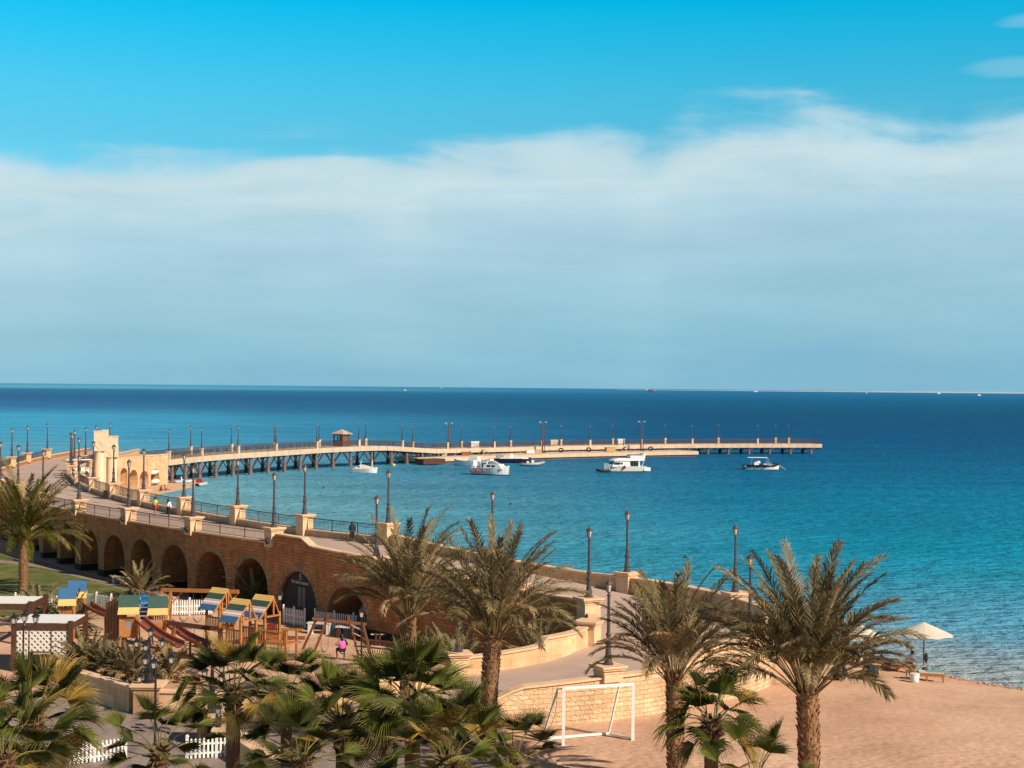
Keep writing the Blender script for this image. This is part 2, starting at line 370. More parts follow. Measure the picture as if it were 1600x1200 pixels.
def arcade(mb, pl, s0, s1, zb, zt, arches, depth, back=None, st=1.2):
    """wall along pl whose face looks left of travel... openings run inwards (to the right) by depth; arches: (a, b, crown)"""
    if mb.uv is None: mb.uv = {}
    def face(q, uv, flip=False):
        if flip: q = q[::-1]; uv = uv[::-1]
        o = len(mb.v); mb.add(q, [(0, 1, 2, 3)])
        for k, w_ in enumerate(uv): mb.uv[o+k] = w_
    brk = set(frange(s0, s1, st)); info = {}
    segs = []
    def zo(t, a, b, cr):
        hw = (b-a)/2; x = (t-(a+b)/2)/hw; x = max(-1, min(1, x)); return cr-hw*0.98*(1-math.sqrt(max(0, 1-x*x))) if abs(x) < 1 else cr-hw*0.98
    cols = []
    arches = sorted(arches)
    edges = [s0]
    for a, b, cr in arches: edges += [a, b]
    edges.append(s1)
    for k in range(0, len(edges), 2):
        for u, w_ in zip(frange(edges[k], edges[k+1], st), frange(edges[k], edges[k+1], st)[1:]): cols.append((u, w_, None))
    for a, b, cr in arches:
        c, hw = (a+b)/2, (b-a)/2; ts = [c-hw*cos(pi*i/16) for i in range(17)]
        for u, w_ in zip(ts, ts[1:]): cols.append((u, w_, (a, b, cr)))
    def P(t, off, z): p = pl.pt(t)+pl.nrm(t)*off; return (p.x, p.y, z)
    ztf = zt if callable(zt) else (lambda t: zt)
    for u, w_, ar in cols:
        for off, fl in ((0.0, False), (depth, True)):
            za = zo(u, *ar) if ar else zb; zc = zo(w_, *ar) if ar else zb
            face([P(u, off, za), P(u, off, ztf(u)), P(w_, off, ztf(w_)), P(w_, off, zc)], [(u, za), (u, ztf(u)), (w_, ztf(w_)), (w_, zc)], fl)
        if ar:
            za, zc = zo(u, *ar), zo(w_, *ar)
            face([P(u, 0, za), P(w_, 0, zc), P(w_, depth, zc), P(u, depth, za)], [(0, u+za), (0, w_+zc), (depth, w_+zc), (depth, u+za)], False)
    for a, b, cr in arches:
        zs = cr-(b-a)/2*0.98
        # each jamb runs straight in from its edge
        for e, fl in ((a, True), (b, False)):
            face([P(e, 0, zb), P(e, 0, zs), P(e, depth, zs), P(e, depth, zb)], [(0, zb), (0, zs), (depth, zs), (depth, zb)], fl)
    for e, fl in ((s0, False), (s1, True)):
        face([P(e, 0, zb), P(e, 0, ztf(e)), P(e, depth, ztf(e)), P(e, depth, zb)], [(0, zb), (0, ztf(e)), (depth, ztf(e)), (depth, zb)], fl)
    if back:
        ribbon(mb, pl, s0, s1, zb, back, 0.3, off=depth-0.3+0.303)
    return mb
# ------------------------------------------------------------------ land and sea
import numpy as np
SHORE = [(-160, 300), (-75, 290), (-56, 276), (-52, 262), (-54, 239), (-55, 225), (-52, 205), (-45, 180), (-36, 160), (-28, 139), (-24, 131), (-13, 118), (-3, 106), (4, 101), (10, 100.5),
         (16, 99.5), (21.2, 97.2), (23.4, 95.2), (24.8, 93.2), (26.2, 91.2), (29.2, 87.6), (34, 84), (42, 78), (60, 64), (90, 48), (160, 20), (160, -70), (-220, -70), (-220, 300)]
_S = np.array(SHORE, float); _A = _S; _B = np.roll(_S, -1, axis=0)
def sdist(x, y):
    x = np.atleast_1d(np.asarray(x, float)); y = np.atleast_1d(np.asarray(y, float))
    best = np.full(x.shape, 1e9); ins = np.zeros(x.shape, bool)
    for i in range(len(_A)):
        ax, ay = _A[i]; bx, by = _B[i]; dx, dy = bx-ax, by-ay
        if i < len(_A)-4:
            t = np.clip(((x-ax)*dx+(y-ay)*dy)/(dx*dx+dy*dy), 0, 1); best = np.minimum(best, np.hypot(x-ax-t*dx, y-ay-t*dy))
        if ay != by:
            c = ((ay > y) != (by > y)) & (x < (bx-ax)*(y-ay)/(by-ay)+ax); ins ^= c
    return np.where(ins, best, -best)
def sst(e0, e1, v): t = np.clip((v-e0)/(e1-e0), 0, 1); return t*t*(3-2*t)
def ground(x, y):
    x = np.atleast_1d(np.asarray(x, float)); y = np.atleast_1d(np.asarray(y, float)); sd_ = sdist(x, y)
    a = 0.35 + 0.55*sst(0, 1, (92-y)/18.0)
    b = 1.35 + 0*x
    H = a + (b-a)*sst(-9.0, 0.0, x)*sst(0, 1, (86-y)/6.0)
    H = np.where(x > 6, np.where(y < 100, 1.35, H), H)
    h = np.where(sd_ > 0, H*np.clip(sd_/12.0, 0, 1)**0.72, sd_*0.16)
    bumpy = 0.035*np.sin(x*1.3+0.7*np.sin(y*0.9))*np.sin(y*1.1+x*0.4)*np.clip(sd_/3, 0, 1)
    return h + np.where((x > -1) & (y < 96), bumpy, 0)
def gz(x, y): return float(ground(x, y)[0])
def grid(xs, ys, fz, keep=None):
    mb = MB(); X_, Y_ = np.meshgrid(xs, ys); Zg = fz(X_.ravel(), Y_.ravel()); nx = len(xs)
    mb.v = list(map(tuple, np.stack([X_.ravel(), Y_.ravel(), Zg], 1).tolist()))
    fs = []
    for j in range(len(ys)-1):
        for i in range(nx-1):
            if keep is None or keep((xs[i]+xs[i+1])/2, (ys[j]+ys[j+1])/2): k = j*nx+i; fs.append([k, k+1, k+nx+1, k+nx])
    mb.f = fs; mb.mi = [0]*len(fs); return mb
xs = list(np.arange(-220, -60, 6.0)) + list(np.arange(-60, 36, 0.8)) + list(np.arange(36, 160, 4.0))
ys = list(np.arange(-60, 50, 6.0)) + list(np.arange(50, 120, 0.8)) + list(np.arange(120, 320, 3.0))

sand = bpy.data.materials.new('beach_sand'); sand.use_nodes = True; t = sand.node_tree; b = t.nodes['Principled BSDF']
b.inputs['Roughness'].default_value = 0.95; b.inputs['Specular IOR Level'].default_value = 0.1
co = N(t, 'ShaderNodeTexCoord')
na = N(t, 'ShaderNodeTexNoise', i_Scale=0.22, i_Detail=6.0, i_Roughness=0.6, i_Distortion=0.4); L(t, co.outputs['Object'], na.inputs[0])
ra = ramp(t, [(0.30, (0.45, 0.265, 0.175)), (0.5, (0.55, 0.34, 0.23)), (0.70, (0.64, 0.41, 0.285))]); L(t, na.outputs[0], ra.inputs[0])
nb = N(t, 'ShaderNodeTexNoise', i_Scale=3.0, i_Detail=6.0, i_Roughness=0.7); L(t, co.outputs['Object'], nb.inputs[0])
mb_ = N(t, 'ShaderNodeMapRange', i_1=0.3, i_2=0.7, i_3=0.82, i_4=1.15); L(t, nb.outputs[0], mb_.inputs[0])
c = mixc(t, 1.0, ra.outputs[0], mb_.outputs[0], 'MULTIPLY')
g = N(t, 'ShaderNodeNewGeometry'); s_ = N(t, 'ShaderNodeSeparateXYZ'); L(t, g.outputs['Position'], s_.inputs[0])
# wet, pebbly strip just above the water line
wet = N(t, 'ShaderNodeMapRange', i_1=0.10, i_2=0.32, i_3=1.0, i_4=0.0); L(t, s_.outputs[2], wet.inputs[0])
peb = N(t, 'ShaderNodeTexVoronoi', i_Scale=4.0); L(t, co.outputs['Object'], peb.inputs[0])
pr = ramp(t, [(0.0, (0.16, 0.10, 0.06)), (0.25, (0.40, 0.26, 0.16)), (0.6, (0.62, 0.46, 0.30))]); L(t, peb.outputs['Distance'], pr.inputs[0])
c = mixc(t, M2(t, 'MULTIPLY', wet.outputs[0], 0.65), c, pr.outputs[0])
L(t, c, b.inputs['Base Color'])
nf = N(t, 'ShaderNodeTexNoise', i_Scale=2.2, i_Detail=8.0, i_Roughness=0.7); L(t, co.outputs['Object'], nf.inputs[0])
foot = N(t, 'ShaderNodeTexVoronoi', i_Scale=2.6, feature='SMOOTH_F1'); L(t, co.outputs['Object'], foot.inputs[0])
# trampled zone towards the near edge of the beach
tr_ = N(t, 'ShaderNodeMapRange', i_1=76.0, i_2=64.0); L(t, s_.outputs[1], tr_.inputs[0])
hh = M2(t, 'MULTIPLY_ADD', M2(t, 'MULTIPLY', foot.outputs['Distance'], tr_.outputs[0]), 1.6, nf.outputs[0])
bp = N(t, 'ShaderNodeBump', i_Strength=0.55, i_Distance=0.08); L(t, hh, bp.inputs['Height']); L(t, bp.outputs[0], b.inputs['Normal'])
struct(grid(xs, ys, ground).build('ground', sand, smooth=True))

sea = bpy.data.materials.new('sea_water'); sea.use_nodes = True; t = sea.node_tree; b = t.nodes['Principled BSDF']
g = N(t, 'ShaderNodeNewGeometry'); s_ = N(t, 'ShaderNodeSeparateXYZ'); L(t, g.outputs['Position'], s_.inputs[0])
sc_ = N(t, 'ShaderNodeVectorMath', operation='MULTIPLY'); L(t, g.outputs['Position'], sc_.inputs[0]); sc_.inputs[1].default_value = (0.006, 0.012, 0)
wn = N(t, 'ShaderNodeTexNoise', i_Scale=1.0, i_Detail=4.0); L(t, sc_.outputs[0], wn.inputs[0])
# offshore distance measured from the shore, compressed so that the far reef bands keep their order
q = M2(t, 'DIVIDE', 40800.0, M2(t, 'MAXIMUM', s_.outputs[1], 30.0))
q = M2(t, 'MULTIPLY', q, M2(t, 'MULTIPLY_ADD', M2(t, 'SUBTRACT', wn.outputs[0], 0.5), 0.35, 1.0))
qq = M2(t, 'DIVIDE', q, 500.0)
def sc3(r, g_, b_): c_ = srgb(r, g_, b_); return tuple(max(0.003, (v_-o_)*k_) for v_, o_, k_ in zip(c_, (0.03, 0.045, 0.05), (0.95, 1.22, 1.38)))
left = ramp(t, [(0.0, sc3(80, 145, 172)), (0.007, sc3(85, 150, 175)), (0.011, sc3(105, 170, 185)), (0.018, sc3(68, 115, 148)), (0.04, sc3(62, 105, 140)), (0.075, sc3(72, 122, 156)), (0.10, sc3(84, 160, 190)), (0.16, sc3(88, 160, 188)), (0.27, sc3(122, 168, 178)), (0.38, sc3(146, 178, 178)), (0.8, sc3(150, 176, 172))])
right = ramp(t, [(0.0, sc3(50, 118, 152)), (0.01, sc3(42, 112, 148)), (0.035, sc3(28, 102, 134)), (0.08, sc3(12, 94, 124)), (0.17, sc3(0, 98, 132)), (0.28, sc3(0, 116, 146)), (0.38, sc3(0, 128, 154)), (0.48, sc3(14, 138, 160)), (0.58, sc3(62, 142, 162)), (0.68, sc3(88, 148, 167)), (0.8, sc3(108, 154, 172)), (0.9, sc3(140, 162, 174))])
L(t, qq, left.inputs[0]); L(t, qq, right.inputs[0])
xm = N(t, 'ShaderNodeMapRange', interpolation_type='SMOOTHSTEP', i_1=-1.15, i_2=0.55)
L(t, M2(t, 'DIVIDE', M2(t, 'MULTIPLY_ADD', M2(t, 'SUBTRACT', wn.outputs[0], 0.5), 60.0, s_.outputs[0]), M2(t, 'MULTIPLY_ADD', s_.outputs[1], 0.26, 22.0)), xm.inputs[0])
c = mixc(t, xm.outputs[0], left.outputs[0], right.outputs[0])
# darker weed and wind patches
pv = N(t, 'ShaderNodeVectorMath', operation='MULTIPLY'); L(t, g.outputs['Position'], pv.inputs[0]); pv.inputs[1].default_value = (0.03, 0.075, 0)
pn = N(t, 'ShaderNodeTexNoise', i_Scale=1.0, i_Detail=7.0, i_Roughness=0.65); L(t, pv.outputs[0], pn.inputs[0])
pm = N(t, 'ShaderNodeMapRange', i_1=0.3, i_2=0.7, i_3=0.80, i_4=1.18); L(t, pn.outputs[0], pm.inputs[0])
c = mixc(t, 1.0, c, pm.outputs[0], 'MULTIPLY')
# pale shallows along the near beach (distance from the line of the shore)
ds_ = M2(t, 'ADD', M2(t, 'MULTIPLY', M2(t, 'SUBTRACT', s_.outputs[0], 26.2), 0.72), M2(t, 'MULTIPLY', M2(t, 'SUBTRACT', s_.outputs[1], 91.2), 0.70))
shm = N(t, 'ShaderNodeMapRange', interpolation_type='SMOOTHSTEP', i_1=20.0, i_2=0.0, i_3=0.0, i_4=0.85); L(t, M2(t, 'ABSOLUTE', ds_), shm.inputs[0])
c = mixc(t, shm.outputs[0], c, (0.33, 0.36, 0.37))
wv = N(t, 'ShaderNodeVectorMath', operation='MULTIPLY'); L(t, g.outputs['Position'], wv.inputs[0]); wv.inputs[1].default_value = (0.45, 0.9, 0)
w1 = N(t, 'ShaderNodeTexNoise', i_Scale=0.8, i_Detail=4.0, i_Roughness=0.6); L(t, wv.outputs[0], w1.inputs[0])
bp = N(t, 'ShaderNodeBump', i_Strength=1.0, i_Distance=1.8); L(t, w1.outputs[0], bp.inputs['Height'])
t.nodes.remove(b); df = N(t, 'ShaderNodeBsdfDiffuse'); L(t, c, df.inputs[0]); L(t, bp.outputs[0], df.inputs['Normal'])
gl = N(t, 'ShaderNodeBsdfGlossy', i_Roughness=0.12); L(t, bp.outputs[0], gl.inputs['Normal'])
fr = N(t, 'ShaderNodeFresnel', i_IOR=1.33); L(t, bp.outputs[0], fr.inputs['Normal'])
mx = N(t, 'ShaderNodeMixShader'); L(t, M2(t, 'MINIMUM', M2(t, 'MULTIPLY', fr.outputs[0], 0.32), 0.22), mx.inputs[0]); L(t, df.outputs[0], mx.inputs[1]); L(t, gl.outputs[0], mx.inputs[2]); L(t, mx.outputs[0], t.nodes['Material Output'].inputs[0])
mb = MB(); ysq = [20, 100, 200, 400, 800, 1600, 4000, 12000, 40000, 120000]
for y0, y1 in zip(ysq, ysq[1:]):
    mb.add([(-60000, y0, 0), (60000, y0, 0), (60000, y1, 0), (-60000, y1, 0)], [(0, 1, 2, 3)])
struct(mb.build('sea', sea))
# low desert shore on the horizon at the right
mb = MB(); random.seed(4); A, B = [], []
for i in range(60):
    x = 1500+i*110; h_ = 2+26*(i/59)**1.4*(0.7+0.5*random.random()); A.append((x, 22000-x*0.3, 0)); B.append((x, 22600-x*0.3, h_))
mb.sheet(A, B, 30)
struct(mb.build('far_shore', mat('hazy_desert', (0.42, 0.45, 0.47), 1.0, var=0.05, vscale=0.001)))  # blue-grey distance haze mixed into the land colour

# ------------------------------------------------------------------ lawn, paths
grass = mat('lawn_turf', (0.085, 0.095, 0.012), 0.9, var=0.3, vscale=0.8, bump=0.6, bscale=14, col2=(0.12, 0.12, 0.02))
pave = stone('lilac_paving', (0.31, 0.235, 0.205), (0.27, 0.205, 0.18), (0.20, 0.15, 0.13), 0.4, 0.2, 0.008, bump=0.15)
def flat(name, pix, z, m, th=0.06):
    ps = [at(x_, y_, z) for x_, y_ in pix]; mb = MB(); n = len(ps); mb.uv = {}
    mb.add([(p.x, p.y, z) for p in ps]+[(p.x, p.y, z-th) for p in ps], [tuple(range(n))]+[(i, (i+1) % n, n+(i+1) % n, n+i) for i in range(n)])
    for i, p in enumerate(ps): mb.uv[i] = (p.x, p.y)
    return struct(mb.build(name, m))
flat('lawn', [(-60, 876), (0, 879), (62, 886), (130, 904), (195, 922), (232, 934), (190, 947), (100, 955), (0, 962), (-80, 965)], 0.44, grass)
flat('far_lawn', [(-60, 858), (6, 865), (28, 873), (22, 877), (0, 874), (-60, 872)], 0.44, grass)
tmp = [(-90, 846), (0, 862), (60, 878), (105, 892), (150, 905), (200, 918), (262, 936), (310, 946), (300, 968), (232, 936), (195, 923.5), (130, 905.5), (62, 887.5), (0, 880.5), (-60, 877.5), (-60, 858)]
flat('path', [(-90, 850), (10, 866), (75, 880), (139, 900), (200, 914), (262, 930), (330, 950), (332, 962), (240, 938), (195, 924), (130, 906), (62, 888), (0, 881), (-90, 877)], 0.42, pave)
inp = lambda x, y: (-24 < x < -3.5) and (48 < y < 79)
gx = list(np.arange(-26, 0, 0.7)); gy = list(np.arange(40, 79.0, 0.7))
mbp = grid(gx, gy, lambda x, y: ground(x, y)+0.05, None); mbp.uv = {i: (p[0], p[1]) for i, p in enumerate(mbp.v)}
struct(mbp.build('pavement', pave))

# ------------------------------------------------------------------ promenade: bridge, hairpin and ramp
SEC = [((-75.5, 275), (-67, 275), 4.9), ((-74.5, 262), (-66, 262), 4.9), ((-73.5, 244), (-65, 244), 4.9), ((-72.3, 230.6), (-63.4, 232), 4.9), ((-68.8, 207.6), (-60, 209), 4.9), ((-65.5, 194), (-56.3, 196), 4.9), ((-61, 179), (-51.3, 181.5), 4.9),
       ((-55.3, 166.8), (-46.4, 170.3), 4.9), ((-50.6, 158.4), (-41.6, 160.8), 4.9), ((-44.7, 147.4), (-36.2, 151.2), 4.9), ((-38.7, 138.3), (-30.4, 142.2), 4.9), ((-32.1, 129.8), (-24, 133.2), 4.9), ((-24.9, 121.3), (-17, 124.4), 4.9),
       ((-17.2, 112.8), (-9.6, 117.3), 4.9), ((-8.7, 102), (-1.4, 108), 4.5), ((.5, 92), (7.5, 100.9), 3.6), ((3.7, 89.2), (12, 95.0), 3.25), ((4.9, 87.4), (14.3, 88.6), 3.05), ((4.7, 85.4), (13.9, 83.4), 2.9), ((3.6, 83.6), (12.1, 79.4), 2.65),
       ((1.9, 82), (7.6, 75.0), 2.35), ((-.9, 80.7), (4.3, 72.7), 2.05), ((-4, 79.9), (-.5, 70.9), 1.7), ((-9, 79.6), (-6.5, 69.8), 1.4)]
def dense(idx, k=7):
    P = [V((*s[idx], s[2])) for s in SEC]; out = []
    for i in range(len(P)-1):
        p0, p1, p2, p3 = P[max(i-1, 0)], P[i], P[i+1], P[min(i+2, len(P)-1)]
        for j in range(k):
            t_ = j/k; out.append(0.5*((2*p1)+(p2-p0)*t_+(2*p0-5*p1+4*p2-p3)*t_*t_+(3*p1-p0-3*p2+p3)*t_**3))
    out.append(P[-1]); return out
DN, DF = dense(0), dense(1)
PN = Poly([(p.x, p.y) for p in DN], [p.z for p in DN]); PF = Poly([(p.x, p.y) for p in DF], [p.z for p in DF])
def snear(pl, x, y):
    best = (1e9, 0)
    for i in range(int(pl.L*4)):
        p = pl.pt(i/4); d = (p.x-x)**2+(p.y-y)**2
        if d < best[0]: best = (d, i/4)
    return best[1]
def colall(pl, px):
    k = []
    for i in range(len(pl.p)-1):
        a, b = pl.p[i], pl.p[i+1]; m = (px-800)/F; fa = a.x-m*a.y; fb = b.x-m*b.y
        if fa*fb <= 0 and fa != fb: k.append(pl.s[i]+(pl.s[i+1]-pl.s[i])*fa/(fa-fb))
    return k
road_m = mat('promenade_paving', (0.44, 0.32, 0.262), 0.9, var=0.10, vscale=0.5, bump=0.1, bscale=6)
mb = MB(); mb.sheet([tuple(p) for p in DN], [tuple(p) for p in DF]); struct(mb.build('promenade_road', road_m))

bridge = thing('arcaded_bridge', 'long curved sandstone bridge on dark arches, carrying the promenade and its ramp', 'bridge', (-20, 116, 0.3))
def offs(pl, d):
    return Poly([tuple(p + pl.nrm(s)*d) for p, s in zip(pl.p, pl.s)], pl.z)
NO = offs(PN, 0.45)                                  # outer face of the landward wall
s923 = snear(NO, 4.9, 87.6)
LO = lambda px: colall(NO, px)[-1] if px < 500 else [k for k in colall(NO, px)][0]
def lastcol(px):
    ks = [k for k in colall(NO, px) if NO.pt(k).y < 175 and k < s923]; return ks[-1]
AR = [(16, 36, 818), (44, 65, 819), (70, 92, 819.5), (97, 120, 820), (129, 156, 827.8), (165, 197.5, 836), (207, 241, 843), (255, 296, 851.6), (309.6, 356, 861.9), (370, 421.6, 872.8), (439, 498.4, 893), (514, 577.5, 917.5)]
arch = []
for a, b_, cy in AR:
    sa, sb = lastcol(a), lastcol(b_); sm = (sa+sb)/2; p = NO.pt(sm); px = 800+p.x/p.y*F
    zc = atd(px, cy, p.y).z; arch.append((sa, sb, zc))
print('arches', [(round(a, 1), round(b_, 1), round(b_-a, 2), round(c_, 2)) for a, b_, c_ in arch])
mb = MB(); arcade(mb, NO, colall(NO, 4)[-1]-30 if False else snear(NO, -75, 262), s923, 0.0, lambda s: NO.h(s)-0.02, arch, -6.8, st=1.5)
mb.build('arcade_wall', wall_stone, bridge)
ring_m = stone('arch_stones', (0.42, 0.25, 0.13), (0.34, 0.19, 0.10), (0.16, 0.085, 0.045), 1.0, 0.31, 0.02, bump=0.5, rock=0.5)
for a, b_, cr in arch:                                # voussoir ring, a few mm proud
    mb = MB(); mb.uv = {}
    c_, hw = (a+b_)/2, (b_-a)/2; zs = cr-hw*0.98
    for i in range(18):
        q = []
        for j in (i, i+1):
            th = pi - pi*j/18
            for r in (hw+0.01, hw+0.42):
                s_a = c_+r*cos(th); z = zs+r*0.98*sin(th); p = NO.pt(s_a)+NO.nrm(s_a)*0.012; q.append((p.x, p.y, z))
        o = len(mb.v); mb.add(q, [(0, 1, 3, 2)])
        for k, uvk in enumerate([(0, i*.31), (.42, i*.31), (0, i*.31+.31), (.42, i*.31+.31)]): mb.uv[o+k] = uvk
    mb.build('arch_ring', ring_m, bridge)
# seaward wall (also carries the bastion and the ramp)
FO = PF
sF0, sF1 = 0.0, PF.L
def interp(tab):
    tab = sorted(tab)
    def f(s):
        if s <= tab[0][0]: return tab[0][1]
        for (a, za), (b__, zb_) in zip(tab, tab[1:]):
            if s <= b__: return za+(zb_-za)*(s-a)/(b__-a) if b__ > a else zb_
        return tab[-1][1]
    return f
sf = lambda x, y: snear(PF, x, y)
s605 = sf(-9.5, 117.3); sStep = sf(8.6, 76.0); sEnd = sf(-.45, 70.95)
TF = interp([(0, 5.42), (s605, 5.42), (s605+0.6, 5.75), (sf(-1.4, 108), 5.1), (sf(5.2, 103), 4.65), (sf(14.3, 88.6), 4.55), (sf(12.1, 79.4), 4.35), (sStep-0.6, 4.1), (sStep+0.4, 3.5), (sf(4.3, 72.7), 3.45), (sEnd-0.7, 3.25), (sEnd+0.5, 2.72), (sf(-3, 70), 2.5), (PF.L, 2.2)])
mb = MB(); ribbon(mb, PF, 0, s605, -1.5, lambda s: TF(s)-0.10, -0.45, st=1.5); mb.build('sea_wall', smooth_stone, bridge)
mb = MB(); ribbon(mb, PF, s605, PF.L, -1.5, lambda s: TF(s)-0.10, -0.28, off=-0.22, st=0.8); mb.build('rough_outer_wall', rough_stone, bridge)
mb = MB(); ribbon(mb, PF, s605, PF.L, lambda s: PF.h(s)-0.3, lambda s: TF(s)-0.103, -0.218, off=0.0, st=0.8); mb.build('parapet', smooth_stone, bridge)
mb = MB(); ribbon(mb, PF, 0, PF.L, lambda s: TF(s)-0.10, TF, -0.66, off=0.07, st=0.6); mb.build('coping', cap_stone, bridge)
# landward parapet
sn = lambda x, y: snear(PN, x, y)
def nS(px): ks = [k for k in colall(PN, px) if PN.pt(k).y < 175 and k < sn(4.9, 87.4)]; return ks[-1]
s434 = nS(433.8); s923n = sn(4.85, 88.0); sLow = sn(4.0, 84.2)
TNs = interp([(0, 5.5), (s434, 5.5), (s434+0.5, 6.2), (nS(482.5), 6.2), (nS(497), 5.72), (nS(600), 5.62), (sn(.5, 92), 5.0), (s923n, 4.85)])
TR = interp([(s923n, 4.3), (sn(4.5, 85), 4.0), (sn(3.7, 83.7), 3.75), (sn(2.1, 82.1), 3.68), (sn(1.5, 81.8), 3.25), (sn(-.9, 80.7), 3.0), (sn(-4, 79.9), 2.75), (PN.L, 2.5)])
mb = MB(); ribbon(mb, NO, 0.6, snear(NO, 4.9, 88.0), lambda s: NO.h(s)-0.02, lambda s: TNs(s)-0.10, -0.45, st=1.2); mb.build('parapet', wall_stone, bridge)
mb = MB(); ribbon(mb, PN, 0.6, s923n, lambda s: TNs(s)-0.10, TNs, 0.62, off=-0.08, st=0.6); mb.build('coping', cap_stone, bridge)
mb = MB(); ribbon(mb, PN, s923n, PN.L, 0.0, lambda s: TR(s)-0.10, 0.45, st=0.7); mb.build('ramp_wall', smooth_stone, bridge)
mb = MB(); ribbon(mb, PN, s923n, PN.L, lambda s: TR(s)-0.10, TR, 0.62, off=-0.08, st=0.5); mb.build('coping', cap_stone, bridge)

# lamp post ----------------------------------------------------------------
def make_lamp(loc, label, H=4.0, lant=1.12):
    t_ = thing('street_lamp', label, 'street lamp', loc)
    mb = MB()
    mb.lathe([(0.25, 0), (0.25, 0.08), (0.19, 0.12), (0.17, 0.30), (0.22, 0.36), (0.16, 0.42), (0.125, 0.75), (0.13, 0.95), (0.18, 1.0), (0.18, 1.06), (0.11, 1.12), (0.10, 1.35), (0.14, 1.4), (0.14, 1.45), (0.085, 1.52), (0.068, H-0.78), (0.10, H-0.75), (0.10, H-0.70), (0.04, H-0.66), (0.05, H-0.58)], n=10)
    mb.build('pole', lampm, t_, world=False, smooth=False)
    h0 = H-0.58; mb = MB(); mb.lathe([(0.085*lant, h0+0.01), (0.155*lant, h0+0.34*lant)], n=6); mb.build('lantern_glass', glassm, t_, world=False)
    mb = MB(); mb.lathe([(0.05, h0-0.03), (0.10*lant, h0), (0.10*lant, h0+0.02)], n=6)
    for j in range(6):
        a = 2*pi*j/6; mb.bar((0.092*lant*cos(a), 0.092*lant*sin(a), h0), (0.165*lant*cos(a), 0.165*lant*sin(a), h0+0.34*lant), 0.022)
    h1 = h0+0.34*lant
    mb.lathe([(0.20*lant, h1), (0.20*lant, h1+0.025), (0.12*lant, h1+0.11*lant), (0.05, h1+0.17*lant), (0.03, h1+0.19*lant), (0.03, h1+0.22*lant), (0.001, h1+0.27*lant)], n=6)
    mb.build('lantern_frame', lampm, t_, world=False)
    return t_
lamp0 = None
def lamp(loc, label, group, scale=None):
    global lamp0
    if lamp0 is None: lamp0 = make_lamp(loc, label); lamp0['group'] = group; return lamp0
    return dup(lamp0, loc, random.random()*1.0, label, scale, group)
def pillar(pl, s, off, zb, cap, wdt=1.0, spout=False, par=None):
    p = pl.pt(s)+pl.nrm(s)*off; n_ = pl.nrm(s); rz = math.atan2(n_.y, n_.x)
    mb = MB(); mb.box((p.x, p.y, (zb+cap-0.2)/2), (wdt, wdt, cap-0.2-zb), rz); mb.box((p.x, p.y, cap-0.33), (wdt+0.08, wdt+0.08, 0.06), rz)
    o = mb.build('pillar', cap_stone, par or bridge)
    mb = MB(); mb.box((p.x, p.y, cap-0.15), (wdt+0.22, wdt+0.22, 0.10), rz); mb.box((p.x, p.y, cap-0.05), (wdt+0.36, wdt+0.36, 0.10), rz)
    c_ = mb.build('cap', cap_stone, None); 
    c_.parent = o; l = (par or bridge).location; c_.data.transform(Matrix.Translation(-l))
    if spout:
        mb = MB(); q = p+n_*(wdt/2+0.01); e = q+n_*0.12; mb.tube([(q.x, q.y, zb+0.45), (e.x, e.y, zb+0.42)], [0.24, 0.22], 12)
        d_ = mb.build('drain_spout', steel, None); d_.parent = o; d_.data.transform(Matrix.Translation(-l))
    return p
def railing(pl, s0, s1, zb, zt, off, step, par, st=2.2, name='railing', m=None, bw=0.018):
    mb = MB(); n = max(2, int(round((s1-s0)/st))); ts = [s0+(s1-s0)*i/n for i in range(n+1)]
    P = lambda s, z: (lambda q: (q.x, q.y, z))(pl.pt(s)+pl.nrm(s)*off)
    fz = lambda f, s: f(s) if callable(f) else f
    for a, b__ in zip(ts, ts[1:]):
        mb.bar(P(a, fz(zt, a)), P(b__, fz(zt, b__)), 0.07, 0.06); mb.bar(P(a, fz(zb, a)+0.09), P(b__, fz(zb, b__)+0.09), 0.04, 0.04); mb.bar(P(a, fz(zt, a)-0.22), P(b__, fz(zt, b__)-0.22), 0.025, 0.025)
    for a in ts[1:-1]: mb.bar(P(a, fz(zb, a)), P(a, fz(zt, a)), 0.05)
    k = int((s1-s0)/step)
    for i in range(1, k):
        a = s0+(s1-s0)*i/k; z0, z1 = fz(zb, a)+0.09, fz(zt, a); mb.bar(P(a, z0), P(a, z1), bw)
    return mb.build(name, m or rail_m, par)
# ------------------------------------------------------------------ pillars, railings and lamps of the promenade
random.seed(2)
DZ = 4.9
nearL = [(colall(PN, q)[0], q) for q in (77, 46, 22)] + [(nS(q), q) for q in (5, 33, 72, 128.4, 206.3, 307, 433.8)]
nearL = sorted(nearL)
for i, (s, q) in enumerate(nearL):
    p = pillar(PN, s, 0.2, 5.15, 6.6, spout=q > 100)
    k = i
    far_ = q in (77, 46, 22) and PN.pt(s).y > 200
    lab = ('inland lantern post, %s from the far end of the bridge road' % ORD[k]) if far_ else ('lantern post on the inland bridge railing, %s one left of the stepped wall end' % ORD[len(nearL)-1-i]) if i < len(nearL)-1 else 'lantern post on the last inland pillar, where railing meets the stepped wall'
    lamp((p.x, p.y, 6.6), lab, 'lantern posts along the promenade')
    if i: railing(PN, nearL[i-1][0]+0.55, s-0.55, 5.5, 6.32, 0.2, 0.16, bridge, st=3.2)
